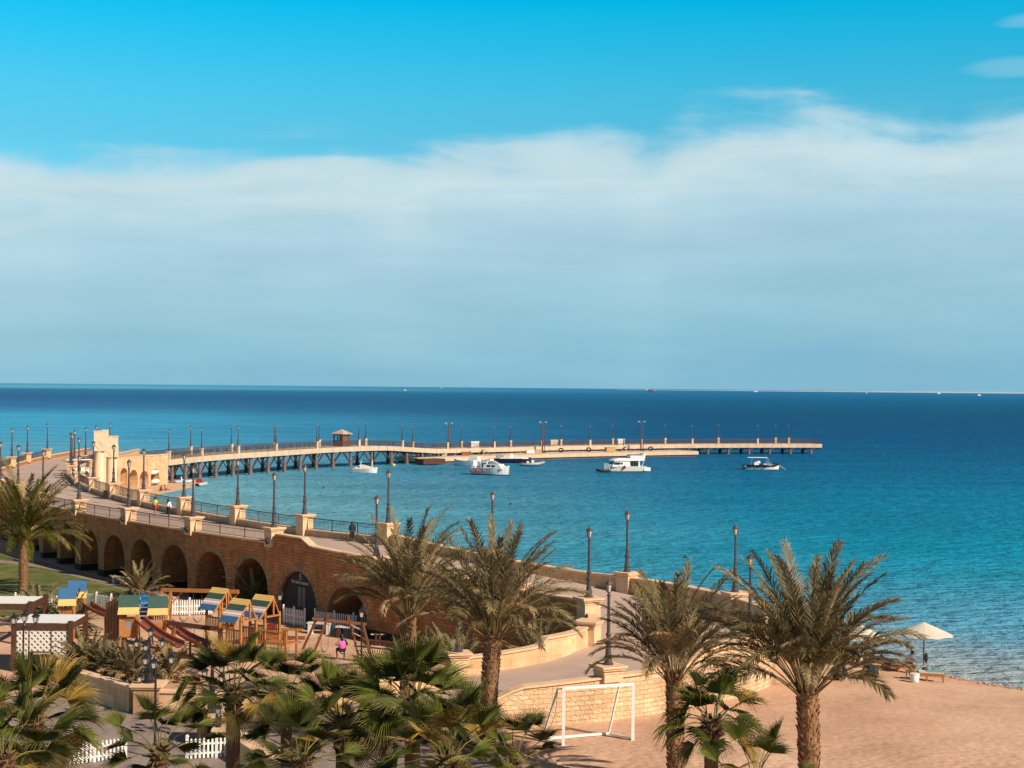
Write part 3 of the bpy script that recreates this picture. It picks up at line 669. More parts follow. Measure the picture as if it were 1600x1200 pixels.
# further inland pillars without railing
for (x, y, cap, lab, lit) in [(-8.7, 102, 5.76, 'shorter lantern post close beside a taller one, left of the middle palms', True), (0.5, 92, 5.35, '', False), (4.85, 88.2, 5.05, 'lantern post on the stone pillar at the inner corner where the ramp turns back', True)]:
    s = sn(x, y); p = pillar(PN, s, 0.2, PN.h(s)-0.1 if y < 90 else 4.6, cap)
    if lit: lamp((p.x, p.y, cap), lab, 'lantern posts along the promenade')
# pillar body below the corner lamp and low newels of the ramp wall
s = sn(4.5, 85.0); pillar(PN, s, 0.2, 2.2, 4.15, 1.05)
s = sn(-2.6, 80.3); p = pillar(PN, s, 0.25, 1.2, 3.15, 0.95)
lamp((p.x, p.y, 3.15), 'lantern post on the low ramp wall, its head hidden in palm fronds', 'lantern posts along the promenade')
farL = [(-65.3, 249), (-63.8, 236), (-62.3, 224), (-60.6, 212), (-57.6, 200), (-54.7, 190), (-51.3, 181.5), (-46.4, 170.3), (-41.6, 160.8), (-36.2, 151.2), (-30.4, 142.2), (-24, 133.2), (-16.8, 124.2), (-9.5, 117.3)]
pxs = [None]*5+[110.8, 121.6, 144, 175.7, 222.6, 285.6, 369.6, 474.4, 605]
prev = None
for i, ((x, y), q) in enumerate(zip(farL, pxs)):
    s = snear(PF, x, y)
    if q:
        ks = [k for k in colall(PF, q) if abs(k-s) < 8]
        if ks: s = ks[0]
    p = pillar(PF, s, -0.22, 4.75, 6.6)
    lamp((p.x, p.y, 6.6), 'lantern post on the seaward bridge railing, %s one left of the middle palms' % ORD[len(farL)-1-i] if i < len(farL)-1 else 'taller of two lantern posts close together just left of the middle palms', 'lantern posts along the promenade')
    if prev is not None: railing(PF, prev+0.55, s-0.55, 5.42, 6.32, -0.22, 0.16, bridge, st=3.2)
    prev = s
def capz(px, y, s): p = PF.pt(s); return atd(px, y, p.y).z
for (x, y, cap, lab) in [(-1.4, 108, 5.65, 'lantern post on the sea wall rising above the fronds of the second middle palm'), (7.5, 100.9, 4.95, 'lantern post on the solid sea wall, against open water, right of the corner post'),
                         (13.75, 92.3, 4.85, 'taller of two lantern posts close together at the rounded bastion'), (12.1, 79.5, 4.5, 'lower, nearer one of two lantern posts close together at the rounded bastion'), (4.55, 72.75, 3.95, 'lantern post on the rough stone ramp wall right above the football goal')]:
    s = snear(PF, x, y); p = pillar(PF, s, -0.25, PF.h(s)-0.1 if y > 85 else cap-0.75, cap)
    lamp((p.x, p.y, cap), lab, 'lantern posts along the promenade')

# litter bin and the couple walking
def bin_(loc, label):
    t_ = thing('litter_bin', label, 'bin', loc)
    mb = MB(); mb.lathe([(0.22, 0), (0.28, 0.85)], n=4, rot=pi/4)
    mb.build('bin_body', black, t_, world=False)
    mb = MB()
    for k in range(6): mb.lathe([(0.245+0.009*k, 0.12+0.12*k), (0.25+0.009*k, 0.17+0.12*k)], n=4, rot=pi/4)
    mb.build('slats', black, t_, world=False)
    mb = MB(); mb.lathe([(0.30, 0.85), (0.30, 0.9), (0.16, 0.92)], n=4, rot=pi/4); mb.build('rim', steel, t_, world=False)
    return t_
b1 = bin_((at(165, 780, 4.9).x, at(165, 780, 4.9).y, 4.9), 'black litter bin standing by the seaward parapet on the bridge')
g_ = at(333, 1165, 1.0); b2 = dup(b1, (g_.x, g_.y, gz(g_.x, g_.y)+0.06), 0.3, 'black slatted litter bin at the foot of the stone pillar by the picket fence', scale=1.35)

# small electric cart with white roof and people-sized clutter at the bend
p = atd(123, 716, 204); cart = thing('golf_cart', 'small white roofed cart parked at the bend of the bridge road', 'golf cart', (p.x, p.y, 4.9), 0.4)
mb = MB(); mb.box((0, 0, 0.45), (2.6, 1.2, 0.3)); mb.box((-0.5, 0, 0.8), (0.5, 1.1, 0.45)); mb.box((0.5, 0, 0.75), (0.5, 1.1, 0.35)); mb.box((1.1, 0, 0.75), (0.3, 1.1, 0.4)); mb.build('body', gel, cart, world=False)
mb = MB(); mb.box((0, 0, 1.98), (3.3, 1.5, 0.08)); mb.build('roof', whitep, cart, world=False)
mb = MB()
for x_ in (-1.1, 1.1):
    for y_ in (-0.55, 0.55): mb.bar((x_, y_, 0.5), (x_*0.95, y_, 1.95), 0.05)
mb.build('roof_frame', steel, cart, world=False)
for x_ in (-0.9, 0.9):
    for y_ in (-0.58, 0.58): mb = MB(); mb.tube([(x_, y_-0.09, 0.26), (x_, y_+0.09, 0.26)], 0.26, 12); mb.build('wheel', rubber, cart, world=False)
mb = MB(); mb.box((-0.15, 0, 0.95), (0.12, 1.0, 0.5)); mb.box((-0.8, 0, 1.05), (0.12, 1.0, 0.5)); mb.build('seat', MB_COL['red'], cart, world=False)

# restaurant front inside the near arch: glazed doors and lettering
def archfront(k, depth):
    a, b__, cr = arch[k]; c_ = (a+b__)/2; p = NO.pt(c_)-NO.nrm(c_)*depth; n_ = NO.nrm(c_); return a, b__, cr, c_, p, n_
a, b__, cr, c_, p, n_ = archfront(10, 0.22)
shop = thing('restaurant_entrance', 'dark glazed restaurant entrance with pale lettering and two door panels set in an arch', 'entrance', (p.x, p.y, 0.35))
u_ = V((-n_.y, n_.x)); rz = math.atan2(u_.y, u_.x)
mb = MB(); mb.box((p.x, p.y, (cr+0.35)/2), (b__-a+0.1, 0.05, cr-0.30), rz)
# shape the infill to the arch: polygon fan
mb = MB(); hw = (b__-a)/2; zs = cr-hw*.98; pts = [(-hw, 0.3), (hw, 0.3)]+[(hw*cos(pi*i/18), zs+hw*.98*sin(pi*i/18)) for i in range(19)]
fr = [(p.x+u_.x*q[0], p.y+u_.y*q[0], q[1]) for q in pts]; bk = [(x_-n_.x*0.06, y_-n_.y*0.06, z_) for x_, y_, z_ in fr]
m_ = len(fr); mb.add(fr+bk, [tuple(range(m_)), tuple(range(m_, 2*m_))[::-1]]+[(i, (i+1) % m_, m_+(i+1) % m_, m_+i) for i in range(m_)])
mb.build('dark_panel', mat('dark_brown_board', (0.014, 0.007, 0.007), 0.7), shop)
def P3(u, z, d=0.02): return (p.x+u_.x*u+n_.x*d, p.y+u_.y*u+n_.y*d, z)
sgn = -1 if (u_.x*1+u_.y*0) < 0 else 1
for u in (0.05, 0.62):
    mb = MB(); mb.bar(P3(sgn*u, 1.25, 0.03), P3(sgn*u, 2.65, 0.03), 0.34, 0.05); mb.bar(P3(sgn*u-0.17, 1.25, .03), P3(sgn*u-0.17, 2.65, .03), 0.02, 0.02)
    mb.build('door_pane', mat('frosted_pane', (0.26, 0.20, 0.20), 0.35), shop)
def text(name, s, loc, size, m, parent, rot, ext=0.008):
    cu = bpy.data.curves.new(name, 'FONT'); cu.body = s; cu.size = size; cu.extrude = ext; cu.align_x = 'CENTER'; cu.align_y = 'CENTER'
    o = bpy.data.objects.new(name+'_tmp', cu); COL.objects.link(o); bpy.context.view_layer.update()
    me = bpy.data.meshes.new_from_object(o.evaluated_get(bpy.context.evaluated_depsgraph_get())); bpy.data.objects.remove(o)
    me.materials.clear(); me.materials.append(m); ob = bpy.data.objects.new(name, me); COL.objects.link(ob)
    ob.parent = parent; l = parent.location; ob.location = (loc[0]-l.x, loc[1]-l.y, loc[2]-l.z); ob.rotation_euler = rot; return ob
sign_m = mat('brass_letters', (0.62, 0.56, 0.46), 0.5)
text('lettering', 'FISH RESTAURANT', P3(0, 2.92, 0.03), 0.30, sign_m, shop, (pi/2, 0, math.atan2(n_.y, n_.x)+pi/2))
mb = MB(); mb.tube([P3(sgn*q[0], q[1], 0.03) for q in [(0.22, 3.22), (-0.02, 3.18), (-0.10, 3.30), (0.0, 3.42), (-0.06, 3.52), (0.06, 3.60), (0.12, 3.56)]], 0.03, 5); mb.tube([P3(sgn*q[0], q[1], 0.03) for q in [(0.02, 3.36), (0.16, 3.44), (0.2, 3.36)]], 0.022, 5)
mb.build('emblem', sign_m, shop)
# ------------------------------------------------------------------ jetty
random.seed(7)
nearP = [at(254, 706.0, 5.7), at(318, 700, 5.7), at(374.7, 696.3, 5.7), at(433.8, 693.1, 5.7), at(497.5, 689.6, 5.7), at(562.8, 686.9, 5.7)]
pts = [(p.x, p.y) for p in nearP] + [(-26.5, 329.5), (-17, 345), (0, 367), (20, 384), (49, 401), (83, 411)]
pts[0] = (-57.9, 259)
zs = [4.2]*6 + [4.15, 2.95, 2.6, 2.6, 2.6, 2.6]
PJ = smooth_poly(pts, zs, 3.0); PJ.z = [Poly(pts, zs).h(s*Poly(pts, zs).L/PJ.L) for s in PJ.s]
jn = lambda px: colall(PJ, px)[-1]
pier = thing('pier', 'long low pier on steel piles running out to sea behind the moored boats', 'pier', (-40, 290, 0))
PW = -6.0
def jz(s): return PJ.h(s)
mb = MB(); ribbon(mb, PJ, 0, PJ.L, lambda s: jz(s)-0.35, jz, PW, st=3.0); mb.build('deck', concrete, pier)
for off_, nm in ((0.0, 'fascia'), (PW, 'fascia')):
    mb = MB(); n = int(PJ.L/2.35)
    for i in range(n):
        a, b_ = PJ.L*i/n+0.03, PJ.L*(i+1)/n-0.03
        ribbon(mb, PJ, a, b_, lambda s: jz(s)-0.90, lambda s: jz(s)+0.08, 0.16 if off_ == 0 else -0.16, off=off_+(0.003 if off_ == 0 else -0.003), st=3)
    mb.build(nm, concrete, pier)
def pilep(s, off): q = PJ.pt(s)+PJ.nrm(s)*off; return q
# piles with V braces
sS = jn(652); 
k = int(PJ.L/5.9); rows = [PJ.L*(i+0.5)/k for i in range(k)]
for off_ in (-0.5, PW+0.5):
    prevs = None
    for s in rows:
        q = pilep(s, off_)
        mb = MB(); zt = jz(s)-0.92; mb.tube([(q.x, q.y, -2.5), (q.x, q.y, zt)], 0.30, 8); mb.tube([(q.x, q.y, -2.5), (q.x, q.y, 0.9)], 0.40, 8)
        mb.build('pile', steel if off_ < -1 else mat('grey_pile_steel', (0.16, 0.11, 0.10), 0.6, var=0.3), pier)
        mb = MB()
        for sg in (-1, 1):
            for dl in (2.3, 2.85) if off_ > -1 else (2.6,):
                e = s+sg*dl
                if 0 < e < PJ.L: p2 = pilep(e, off_); mb.bar((q.x, q.y, 0.7), (p2.x, p2.y, jz(e)-0.95), 0.13)
        mb.build('brace', steel, pier)
for s in rows:
    a, b_ = pilep(s, -0.5), pilep(s, PW+0.5); z = jz(s)-1.05
    mb = MB(); mb.bar((a.x, a.y, z), (b_.x, b_.y, z), 0.3, 0.3); mb.build('cross_beam', steel, pier)
# lamp pillars and railings on both edges
def jp(s, off, cap):
    p = PJ.pt(s)+PJ.nrm(s)*off; n_ = PJ.nrm(s); rz = math.atan2(n_.y, n_.x)
    mb = MB(); mb.box((p.x, p.y, cap-0.9), (0.55, 0.55, 1.8), rz); mb.box((p.x, p.y, cap-0.05), (0.68, 0.68, 0.12), rz); mb.build('pillar', concrete, pier); return p
nearX = [266.9, 318, 374.7, 433.8, 497.5, 562.8, 630.7, 701, 774, 848, 923.4, 1003, 1083, 1185]
farX = [298.8, 362.5, 429.6, 499.4, 572, 645.5, 721.4, 798.3, 877, 957.8, 1040, 1123, 1212.5, 1233]
PJF = offs(PJ, PW+0.25)
jlamp0 = None
def jlamp(p, cap, lab):
    lamp((p.x, p.y, cap), lab, 'lantern posts along the pier', 0.92)
def railrow(pl, ss, offr, par):
    for a, b_ in zip(ss, ss[1:]):
        if b_-a > 1.5: railing(pl, a+0.3, b_-0.3, lambda s: pl.h(s)+0.1, lambda s: pl.h(s)+1.22, offr, 0.14, par, st=2.35, bw=0.03)
ss = []
for i, px in enumerate(nearX):
    s = jn(px) if px > 270 else jn(px); cap = jz(s)+1.5; p = jp(s, -0.25, cap); ss.append(s)
    if px in (701, 848, 1003): continue
    jlamp(p, cap, 'lantern post on the near edge of the pier, %s from its shore end' % ORD[i])
railrow(PJ, [1.0]+ss+[PJ.L-0.4], -0.2, pier)
ss = []
for i, px in enumerate(farX):
    ks = colall(PJF, px); s = ks[-1]; cap = PJF.h(s)+1.5
    p = PJF.pt(s); n_ = PJF.nrm(s); rz = math.atan2(n_.y, n_.x); mb = MB(); mb.box((p.x, p.y, cap-0.9), (0.55, 0.55, 1.8), rz); mb.box((p.x, p.y, cap-0.05), (0.68, 0.68, 0.12), rz); mb.build('pillar', concrete, pier); ss.append(s)
    jlamp(p, cap, 'lantern post on the far edge of the pier, %s from its shore end' % ORD[i])
railrow(PJF, [1.0]+ss+[PJF.L-0.4], 0.0, pier)
# end rail
a, b_ = PJ.pt(PJ.L-0.2)+PJ.nrm(PJ.L)*-0.2, PJF.pt(PJF.L-0.2); pe = Poly([(a.x, a.y), (b_.x, b_.y)], [2.6, 2.6]); railing(pe, 0, pe.L, 2.7, 3.82, 0, 0.3, pier, st=1.2)
a_ = PJ.pt(PJ.L-0.1); b2_ = PJ.pt(PJ.L-0.1)+PJ.nrm(PJ.L)*PW
mb = MB(); mb.bar((a_.x+.1, a_.y, 2.2), (b2_.x+.1, b2_.y, 2.2), 0.2, 0.96); mb.build('fascia', concrete, pier)

# low quay in front of the deck
QP = [(-20.5, 337.5), (-9, 347), (0, 356.5), (20, 373), (47.5, 389.5)]
PQ = smooth_poly(QP, None, 4); quay = thing('quay', 'low concrete quay along the foot of the pier where small boats tie up', 'quay', (0, 356, 0))
mb = MB(); ribbon(mb, PQ, 0, PQ.L, 0.45, 1.3, -9.0, st=5); mb.build('slab', concrete, quay)
mb = MB(); ribbon(mb, PQ, 0.5, PQ.L-0.5, -2, 0.45, -8.0, off=-0.35, st=5); mb.build('dark_footing', dark_conc, quay)
# wooden box section at its left end
mb = MB(); q = atd(672, 716, 335); mb.box((q.x, q.y, 0.75), (6.2, 3.0, 1.1), 0.75); mb.build('timber_landing', woodd, quay)
# tall masts
mast0 = None
for i, (px, lab) in enumerate([(701.6, 'tall twin headed light mast behind the moored white dinghy'), (848.5, 'tall twin headed light mast midway along the quay'), (1002.5, 'tall twin headed light mast right of the white motor cruiser')]):
    ks = colall(offs(PQ, -6), px); q = offs(PQ, -6).pt(ks[-1])
    if mast0 is None:
        mast0 = thing('light_mast', lab, 'light mast', (q.x, q.y, 1.3), 0, 'tall light masts on the quay')
        mb = MB(); mb.tube([(0, 0, 0), (0, 0, 7.4)], [0.2, 0.13], 8); mb.tube([(0.55, 0, 0), (0.55, 0, 7.2)], [0.1, 0.08], 6); mb.box((0.25, 0, 0.1), (1.2, 0.6, 0.2)); mb.build('mast', mat('brown_mast', (0.10, 0.055, 0.05), 0.5), mast0, world=False)
        mb = MB(); mb.bar((-0.7, 0, 7.2), (0.9, 0, 7.2), 0.1); mb.box((-0.6, -0.1, 7.4), (0.5, 0.4, 0.3)); mb.box((0.8, -0.1, 7.4), (0.5, 0.4, 0.3)); mb.build('floodlight', grey, mast0, world=False)
    else: dup(mast0, (q.x, q.y, 1.3), 0, lab)
# kiosk
q = PJ.pt(jn(560))+PJ.nrm(jn(560))*-4.6; kz = jz(jn(560))
kio = thing('kiosk', 'small brown timber kiosk with a pyramid roof standing on the pier', 'kiosk', (q.x, q.y, kz), -0.55)
mb = MB(); mb.box((0, 0, 0.55), (2.5, 2.5, 1.1)); 
for sx_ in (-1, 1):
    for sy_ in (-1, 1): mb.box((sx_*1.15, sy_*1.15, 1.3), (0.22, 0.22, 2.6))
mb.box((0.95, 0, 1.8), (0.5, 2.4, 1.5)); mb.box((0, 1.15, 1.8), (2.4, 0.12, 1.5)); mb.box((-0.2, -1.17, 1.8), (0.3, 0.08, 1.5)); mb.box((0.7, -1.17, 1.8), (0.9, 0.08, 1.5)); mb.box((0, 0, 2.5), (2.5, 2.5, 0.25)); mb.build('cabin', mat('kiosk_timber', (0.14, 0.075, 0.045), 0.7, var=.2), kio, world=False)
mb = MB(); mb.lathe([(2.35, 2.55), (2.35, 2.68), (0.15, 3.55), (0.1, 3.6)], n=4, rot=pi/4); mb.build('roof', mat('pinkish_roof', (0.44, 0.33, 0.25), 0.8, var=0.1), kio, world=False)
# clutter on quay and deck
def onquay(px, off=-4.0): pl = offs(PQ, off); return pl.pt(colall(pl, px)[-1])
def tyre(px, lab, off=-6.2):
    q = onquay(px, off); t_ = MB()
    pts = [(0.5*cos(2*pi*i/14), 0, 0.5+0.5*sin(2*pi*i/14)) for i in range(15)]; t_.tube([(q.x+a, q.y+b_, 1.3+c*0.95+0.02) for a, b_, c in pts], 0.17, 6)
    return tag(t_.build('tyre', rubber), lab, 'tyre', 'old tyres on the quay')
tyre(733, 'old tyre on the quay beside the left light mast'); tyre(877.5, 'old tyre leaning near the middle of the quay'); tyre(921, 'old tyre on the quay left of the white motor cruiser'); tyre(1017.5, 'old tyre on the quay right of the white motor cruiser')
def crate(px, lab, d, m, off=-5.2, rz=0.4, cat='box', nm='storage_box', onz=1.3, pl=None):
    q = onquay(px, off); t_ = thing(nm, lab, cat, (q.x, q.y, onz), rz)
    mb = MB(); mb.box((0, 0, d[2]/2+0.05), d)
    for sx_ in (-1, 1): mb.box((sx_*d[0]*0.36, 0, 0.03), (0.15, d[1], 0.06))
    mb.build('body', m, t_, world=False); mb = MB(); mb.box((0, 0, d[2]+0.09), (d[0]+.1, d[1]+.1, 0.08)); mb.build('lid', m, t_, world=False); return t_
crate(954, 'yellow brown box on the quay above the cruiser stern roof', (2.4, 1.2, 0.95), mat('ochre_crate', (0.45, 0.28, 0.09), 0.8))
crate(728, 'brown crate on the quay behind the bow of the white dinghy', (2.2, 1.2, 0.7), woodr)
crate(694, 'grey machine box at the foot of the left light mast', (1.3, 1.1, 1.0), grey)
crate(829, 'low white cabinet by the middle light mast, left one of two', (2.0, 1.0, 0.7), gel); crate(841, 'low brown cabinet by the middle light mast, right one of two', (1.7, 1.0, 0.7), mat('tan_cabinet', (0.4, 0.28, 0.17), 0.8))
for px, lab, m in ((751, 'white service cabinet standing on the pier deck above the white fishing boat', whitep), (873, 'bright cabinet stack on the pier deck near the middle', pale_stone), (977, 'white service cabinet on the pier deck above the motor cruiser', whitep)):
    s = jn(px); q = PJ.pt(s)+PJ.nrm(s)*-1.6; t_ = thing('service_cabinet', lab, 'cabinet', (q.x, q.y, jz(s)), 0.35, 'service cabinets on the pier')
    mb = MB(); mb.box((0, 0, 0.75), (1.9, 0.7, 1.5)); mb.build('body', m, t_, world=False); mb = MB(); mb.box((0, 0, 1.55), (2.1, 0.9, 0.1)); mb.box((0, -0.37, 0.7), (0.05, 0.04, 1.2)); mb.build('lid', m, t_, world=False)
# plank tripods / gangways
for px, lab in ((979, 'brown gangway frame standing like a tent behind the motor cruiser'), (757, 'orange brown gangway frame on the quay behind the fishing boat')):
    q = onquay(px, -5.5); t_ = thing('gangway', lab, 'gangway', (q.x, q.y, 1.3), 0.1)
    for sg in (-1, 1): mb = MB(); mb.bar((0, 0, 1.15), (sg*1.7, -0.2, 0.05), 1.3, 0.1); mb.build('ramp_panel', woodr, t_, world=False)
    mb = MB(); mb.bar((-0.2, -0.7, 0.0), (0.2, -0.7, 1.2), 0.1); mb.build('handrail', pale_stone, t_, world=False)

# ------------------------------------------------------------------ abutment with niches, gate pylons
AB = Poly([(-64.2, 236), (-62.6, 241), (-61.0, 246.5), (-57.9, 259.2)], [4.9]*4)
abut = thing('arched_abutment', 'sunlit sandstone wall with arched niches where the pier leaves the shore', 'wall', (-60, 248, 0.3))
ar = []
for a, b_, cy in [(178, 185.5, 731), (189.5, 200.5, 731), (203.5, 216.5, 733.7), (219.5, 233.5, 735.5), (237, 250.5, 732.7)]:
    sa, sb = AB.col(a), AB.col(b_); q = AB.pt((sa+sb)/2); ar.append((sa, sb, min(4.0, atd((a+b_)/2, cy, q.y).z)))
print('abut', ar)
mb = MB(); arcade(mb, AB, 0, AB.L, -0.5, 5.15, ar, -2.0, st=2); mb.build('wall', smooth_stone, abut)
mb = MB(); ribbon(mb, AB, 0, AB.L, -0.5, 5.12, -3.6, off=-2.004, st=2); mb.build('backing', smooth_stone, abut)
mb = MB(); ribbon(mb, AB, 0, AB.L, 5.15, 5.3, -0.6, off=0.08, st=2); mb.build('coping', cap_stone, abut)
# kayaks stored in the last niche
for i, (zz, lab) in enumerate([(0.9, 'lower white kayak lying in the rightmost niche of the sunlit arched wall'), (2.4, 'upper white kayak resting across the rightmost niche of the sunlit arched wall')]):
    sm = (ar[-1][0]+ar[-1][1])/2; q = AB.pt(sm)+AB.nrm(sm)*(-0.2+0.3*(1-i)); d_ = V((-AB.nrm(sm).y, AB.nrm(sm).x, 0))
    mb = MB(); k = [V((q.x, q.y, zz))+d_*u*1.5 for u in (-1, -0.8, -0.4, 0, 0.4, 0.8, 1)]; mb.tube(k, [0.03, 0.22, 0.38, 0.42, 0.38, 0.22, 0.03], 10)
    tag(mb.build('kayak', gel, smooth=True), lab, 'kayak', 'kayaks in the niche')
def pylon(x, y, top, wdt, lab, first=None):
    t_ = thing('gate_pylon', lab, 'pylon', (x, y, 0.3), 0.15, 'stone pylons at the pier gate')
    H_ = top-0.3; hs = H_-2.9
    mb = MB(); mb.lathe([(wdt*.62, 0), (wdt*.62, 0.4), (wdt*0.46, 0.45), (wdt*0.46, hs-0.2), (wdt*.52, hs-.15), (wdt*.52, hs)], n=20); mb.build('shaft', pale_stone, t_, world=False, smooth=False)
    mb = MB(); mb.box((0, 0, hs+0.08), (wdt*1.12, wdt*1.12, 0.12)); mb.box((0, 0, hs+0.9), (wdt, wdt, 1.55)); mb.box((0, 0, hs+2.3), (wdt*0.94, wdt*0.94, 1.25)); mb.box((0, 0, hs+2.97), (wdt*1.02, wdt*1.02, 0.12))
    mb.build('block', pale_stone, t_, world=False)
    mb = MB(); r_ = wdt*0.36; y_ = -wdt/2-0.02
    for a, b_ in (((-r_, 0.9), (0, 0.9+r_)), ((0, 0.9+r_), (r_, 0.9)), ((r_, 0.9), (0, 0.9-r_)), ((0, 0.9-r_), (-r_, 0.9))): mb.bar((a[0], y_, hs+a[1]), (b_[0], y_, hs+b_[1]), 0.07)
    mb.build('carved_lozenge', cap_stone, t_, world=False); return t_
pylon(-62.2, 232, 9.75, 1.6, 'left and tallest looking sandstone pylon of the pier gate'); pylon(-57.6, 221.5, 9.35, 1.7, 'right and nearest sandstone pylon of the pier gate')
pylon(-63.2, 239, 9.7, 0.95, 'slim sandstone pylon seen between the two larger ones')

# ------------------------------------------------------------------ boats
def hull(mb, L_, B, H, flare=0.25, bowrise=0.35, tr=0.85, n=14, draft=0.25):
    rows = []
    for i in range(n+1):
        u = i/n; x = -L_/2+L_*u
        bw = B/2*(tr+(1-tr)*sin(min(1, u*2.2)*pi/2)) * (1-max(0, (u-0.5)/0.5)**2.4)
        g_ = H*(1+bowrise*max(0, u-0.35)**2*2.2); k = -draft*(1-max(0, (u-0.75)/0.25)**2)
        bw = max(bw, 0.015); xx = x + 0
        rows.append([(xx-max(0, u-.8)*0.9, 0, k), (xx-max(0, u-.7)*0.5, bw*(1-flare), max(k, 0.06)), (xx, bw, g_), (xx, bw*0.9, g_+0.02), (xx, 0, g_-0.18)])
    for sg in (1, -1):
        o = len(mb.v); ps = [(x, y*sg, z) for r_ in rows for x, y, z in r_]; m_ = 5
        mb.add(ps, [(i*m_+j, (i+1)*m_+j, (i+1)*m_+j+1, i*m_+j+1) for i in range(n) for j in range(m_-1)]+[(0, 1, 2, 3, 4)])
    return rows
def placed(name, lab, px, py, rz, cat='boat', group=None):
    p = at(px, py, 0); return thing(name, lab, cat, (p.x, p.y, 0), rz, group)
# white fishing boat, bow to the right and turned a little to the camera
def cabinbox(mb, x0, x1, y, z0, z1, sl=0.25, fr=0.4):
    ps = [(x0, -y, z0), (x1, -y, z0), (x1, y, z0), (x0, y, z0), (x0+sl*0.3, -y*.88, z1), (x1-fr, -y*.88, z1), (x1-fr, y*.88, z1), (x0+sl*0.3, y*.88, z1)]
    mb.add(ps, [(3, 2, 1, 0), (4, 5, 6, 7), (0, 1, 5, 4), (1, 2, 6, 5), (2, 3, 7, 6), (3, 0, 4, 7)])
B1 = placed('fishing_boat', 'white fishing boat with red buoys on its side moored nearest below the pier', 767.5, 742, R(-28), group='boats at the pier')
mb = MB(); hull(mb, 8.0, 2.9, 1.35, bowrise=0.42, draft=0.3); mb.build('hull', gel, B1, world=False)
mb = MB(); hull(mb, 8.04, 2.93, 0.16, draft=0.3, flare=0.24, bowrise=0); mb.build('waterline_band', black, B1, world=False)
mb = MB(); cabinbox(mb, -1.2, 3.0, 1.15, 1.2, 2.15, fr=0.9); cabinbox(mb, -2.0, -0.2, 0.9, 1.2, 2.7); mb.box((0.1, 0, 2.6), (0.1, 1.4, 0.9)); mb.box((-3.4, 0, 1.5), (0.9, 2.2, 0.5)); mb.box((-3.6, 0, 2.0), (0.08, 1.6, 1.5)); mb.build('cabin', gel, B1, world=False)
mb = MB()
for x_, w_ in ((0.0, 0.7), (1.0, 0.7)):
    for sg in (-1, 1): mb.box((x_, sg*1.09, 1.75), (w_, 0.05, 0.4))
mb.box((-1.1, -0.87, 1.9), (0.9, 0.06, 0.8)); mb.build('window', darkglass, B1, world=False)
mb = MB(); mb.tube([(-2.2, -0.8, 2.7), (-2.6, -0.8, 3.5)], 0.04, 6); mb.tube([(-2.2, 0.8, 2.7), (-2.6, 0.8, 3.5)], 0.04, 6); mb.tube([(-0.6, -0.5, 2.7), (0.0, -0.5, 3.4)], 0.04, 6); mb.tube([(-2.6, -.8, 3.5), (-2.6, .8, 3.5)], 0.04, 6); mb.build('rail_frame', whitep, B1, world=False)
mb = MB(); cabinbox(mb, 0.2, 1.7, 0.8, 2.15, 2.75, fr=1.2); mb.build('grey_cover', grey, B1, world=False)
for x_ in (-3.6, -2.4, -1.0):
    mb = MB(); mb.lathe([(0.05, 0.0), (0.24, 0.15), (0.26, 0.35), (0.1, 0.65), (0.04, 0.9)], (x_, -1.5, 0.45), 8); mb.build('buoy', MB_COL['red'], B1, world=False)
# motor cruiser, bow to the left with a hanging dinghy canopy
B2 = placed('motor_cruiser', 'white motor cruiser with a raised flybridge moored alone below the middle of the pier', 975, 737, R(180+14), group='boats at the pier')
mb = MB(); hull(mb, 8.6, 3.0, 1.15, bowrise=0.6, draft=0.3, tr=0.9); mb.box((-4.6, 0, 0.55), (1.4, 2.6, 0.7)); mb.build('hull', gel, B2, world=False)
mb = MB(); hull(mb, 8.64, 3.04, 0.14, draft=0.3, bowrise=0); mb.build('waterline_band', black, B2, world=False)
mb = MB(); cabinbox(mb, -3.0, 3.0, 1.3, 1.1, 2.35, fr=0.7); cabinbox(mb, -3.9, 2.9, 1.42, 2.35, 2.75, sl=-0.8, fr=1.2)
for sg in (-1, 1): mb.add([(-4.0, sg*1.3, 2.7), (-3.4, sg*1.3, 2.7), (-3.9, sg*1.25, 3.8), (-4.3, sg*1.25, 3.8)], [(0, 1, 2, 3)]); mb.bar((-3.3, sg*1.3, 1.0), (-4.0, sg*1.3, 2.7), 0.35, 0.08)
mb.bar((-4.1, -1.25, 3.7), (-4.1, 1.25, 3.7), 0.3, 0.15); mb.box((-2.4, 0, 3.1), (2.9, 2.4, 0.55)); mb.build('superstructure', gel, B2, world=False)
mb = MB(); mb.box((-2.3, 0, 3.42), (2.7, 2.1, 0.12)); mb.build('dark_canopy', navy, B2, world=False)
mb = MB()
for sg in (-1, 1): mb.box((-1.8, sg*1.27, 1.65), (1.7, 0.1, 1.0)); mb.box((1.9, sg*1.25, 1.75), (1.3, 0.1, 0.5)); mb.box((0.9, sg*1.26, 1.75), (0.4, 0.1, 0.4))
mb.box((2.7, 0, 1.75), (0.3, 1.9, 0.5)); mb.build('window', darkglass, B2, world=False)
mb = MB(); mb.lathe([(0.05, 0.0), (0.3, 0.2), (0.3, 0.45), (0.05, 0.7)], (0.4, 1.6, 0.7), 8); mb.build('buoy', MB_COL['red'], B2, world=False)
p = at(943, 738, 0); B2b = thing('inflatable_dinghy', 'small dark inflatable tied at the bow of the motor cruiser', 'dinghy', (p.x, p.y, 0), R(200))
mb = MB(); mb.tube([(-1.2, -0.6, 0.3), (0.6, -0.6, 0.35), (1.4, 0, 0.5), (0.6, 0.6, 0.35), (-1.2, 0.6, 0.3)], 0.26, 8); mb.build('tube', rubber, B2b, world=False, smooth=True)
mb = MB(); mb.box((-0.2, 0, 0.2), (2.0, 1.0, 0.12)); mb.box((-1.2, 0, 0.6), (0.3, 0.4, 0.8)); mb.build('floor', grey, B2b, world=False)
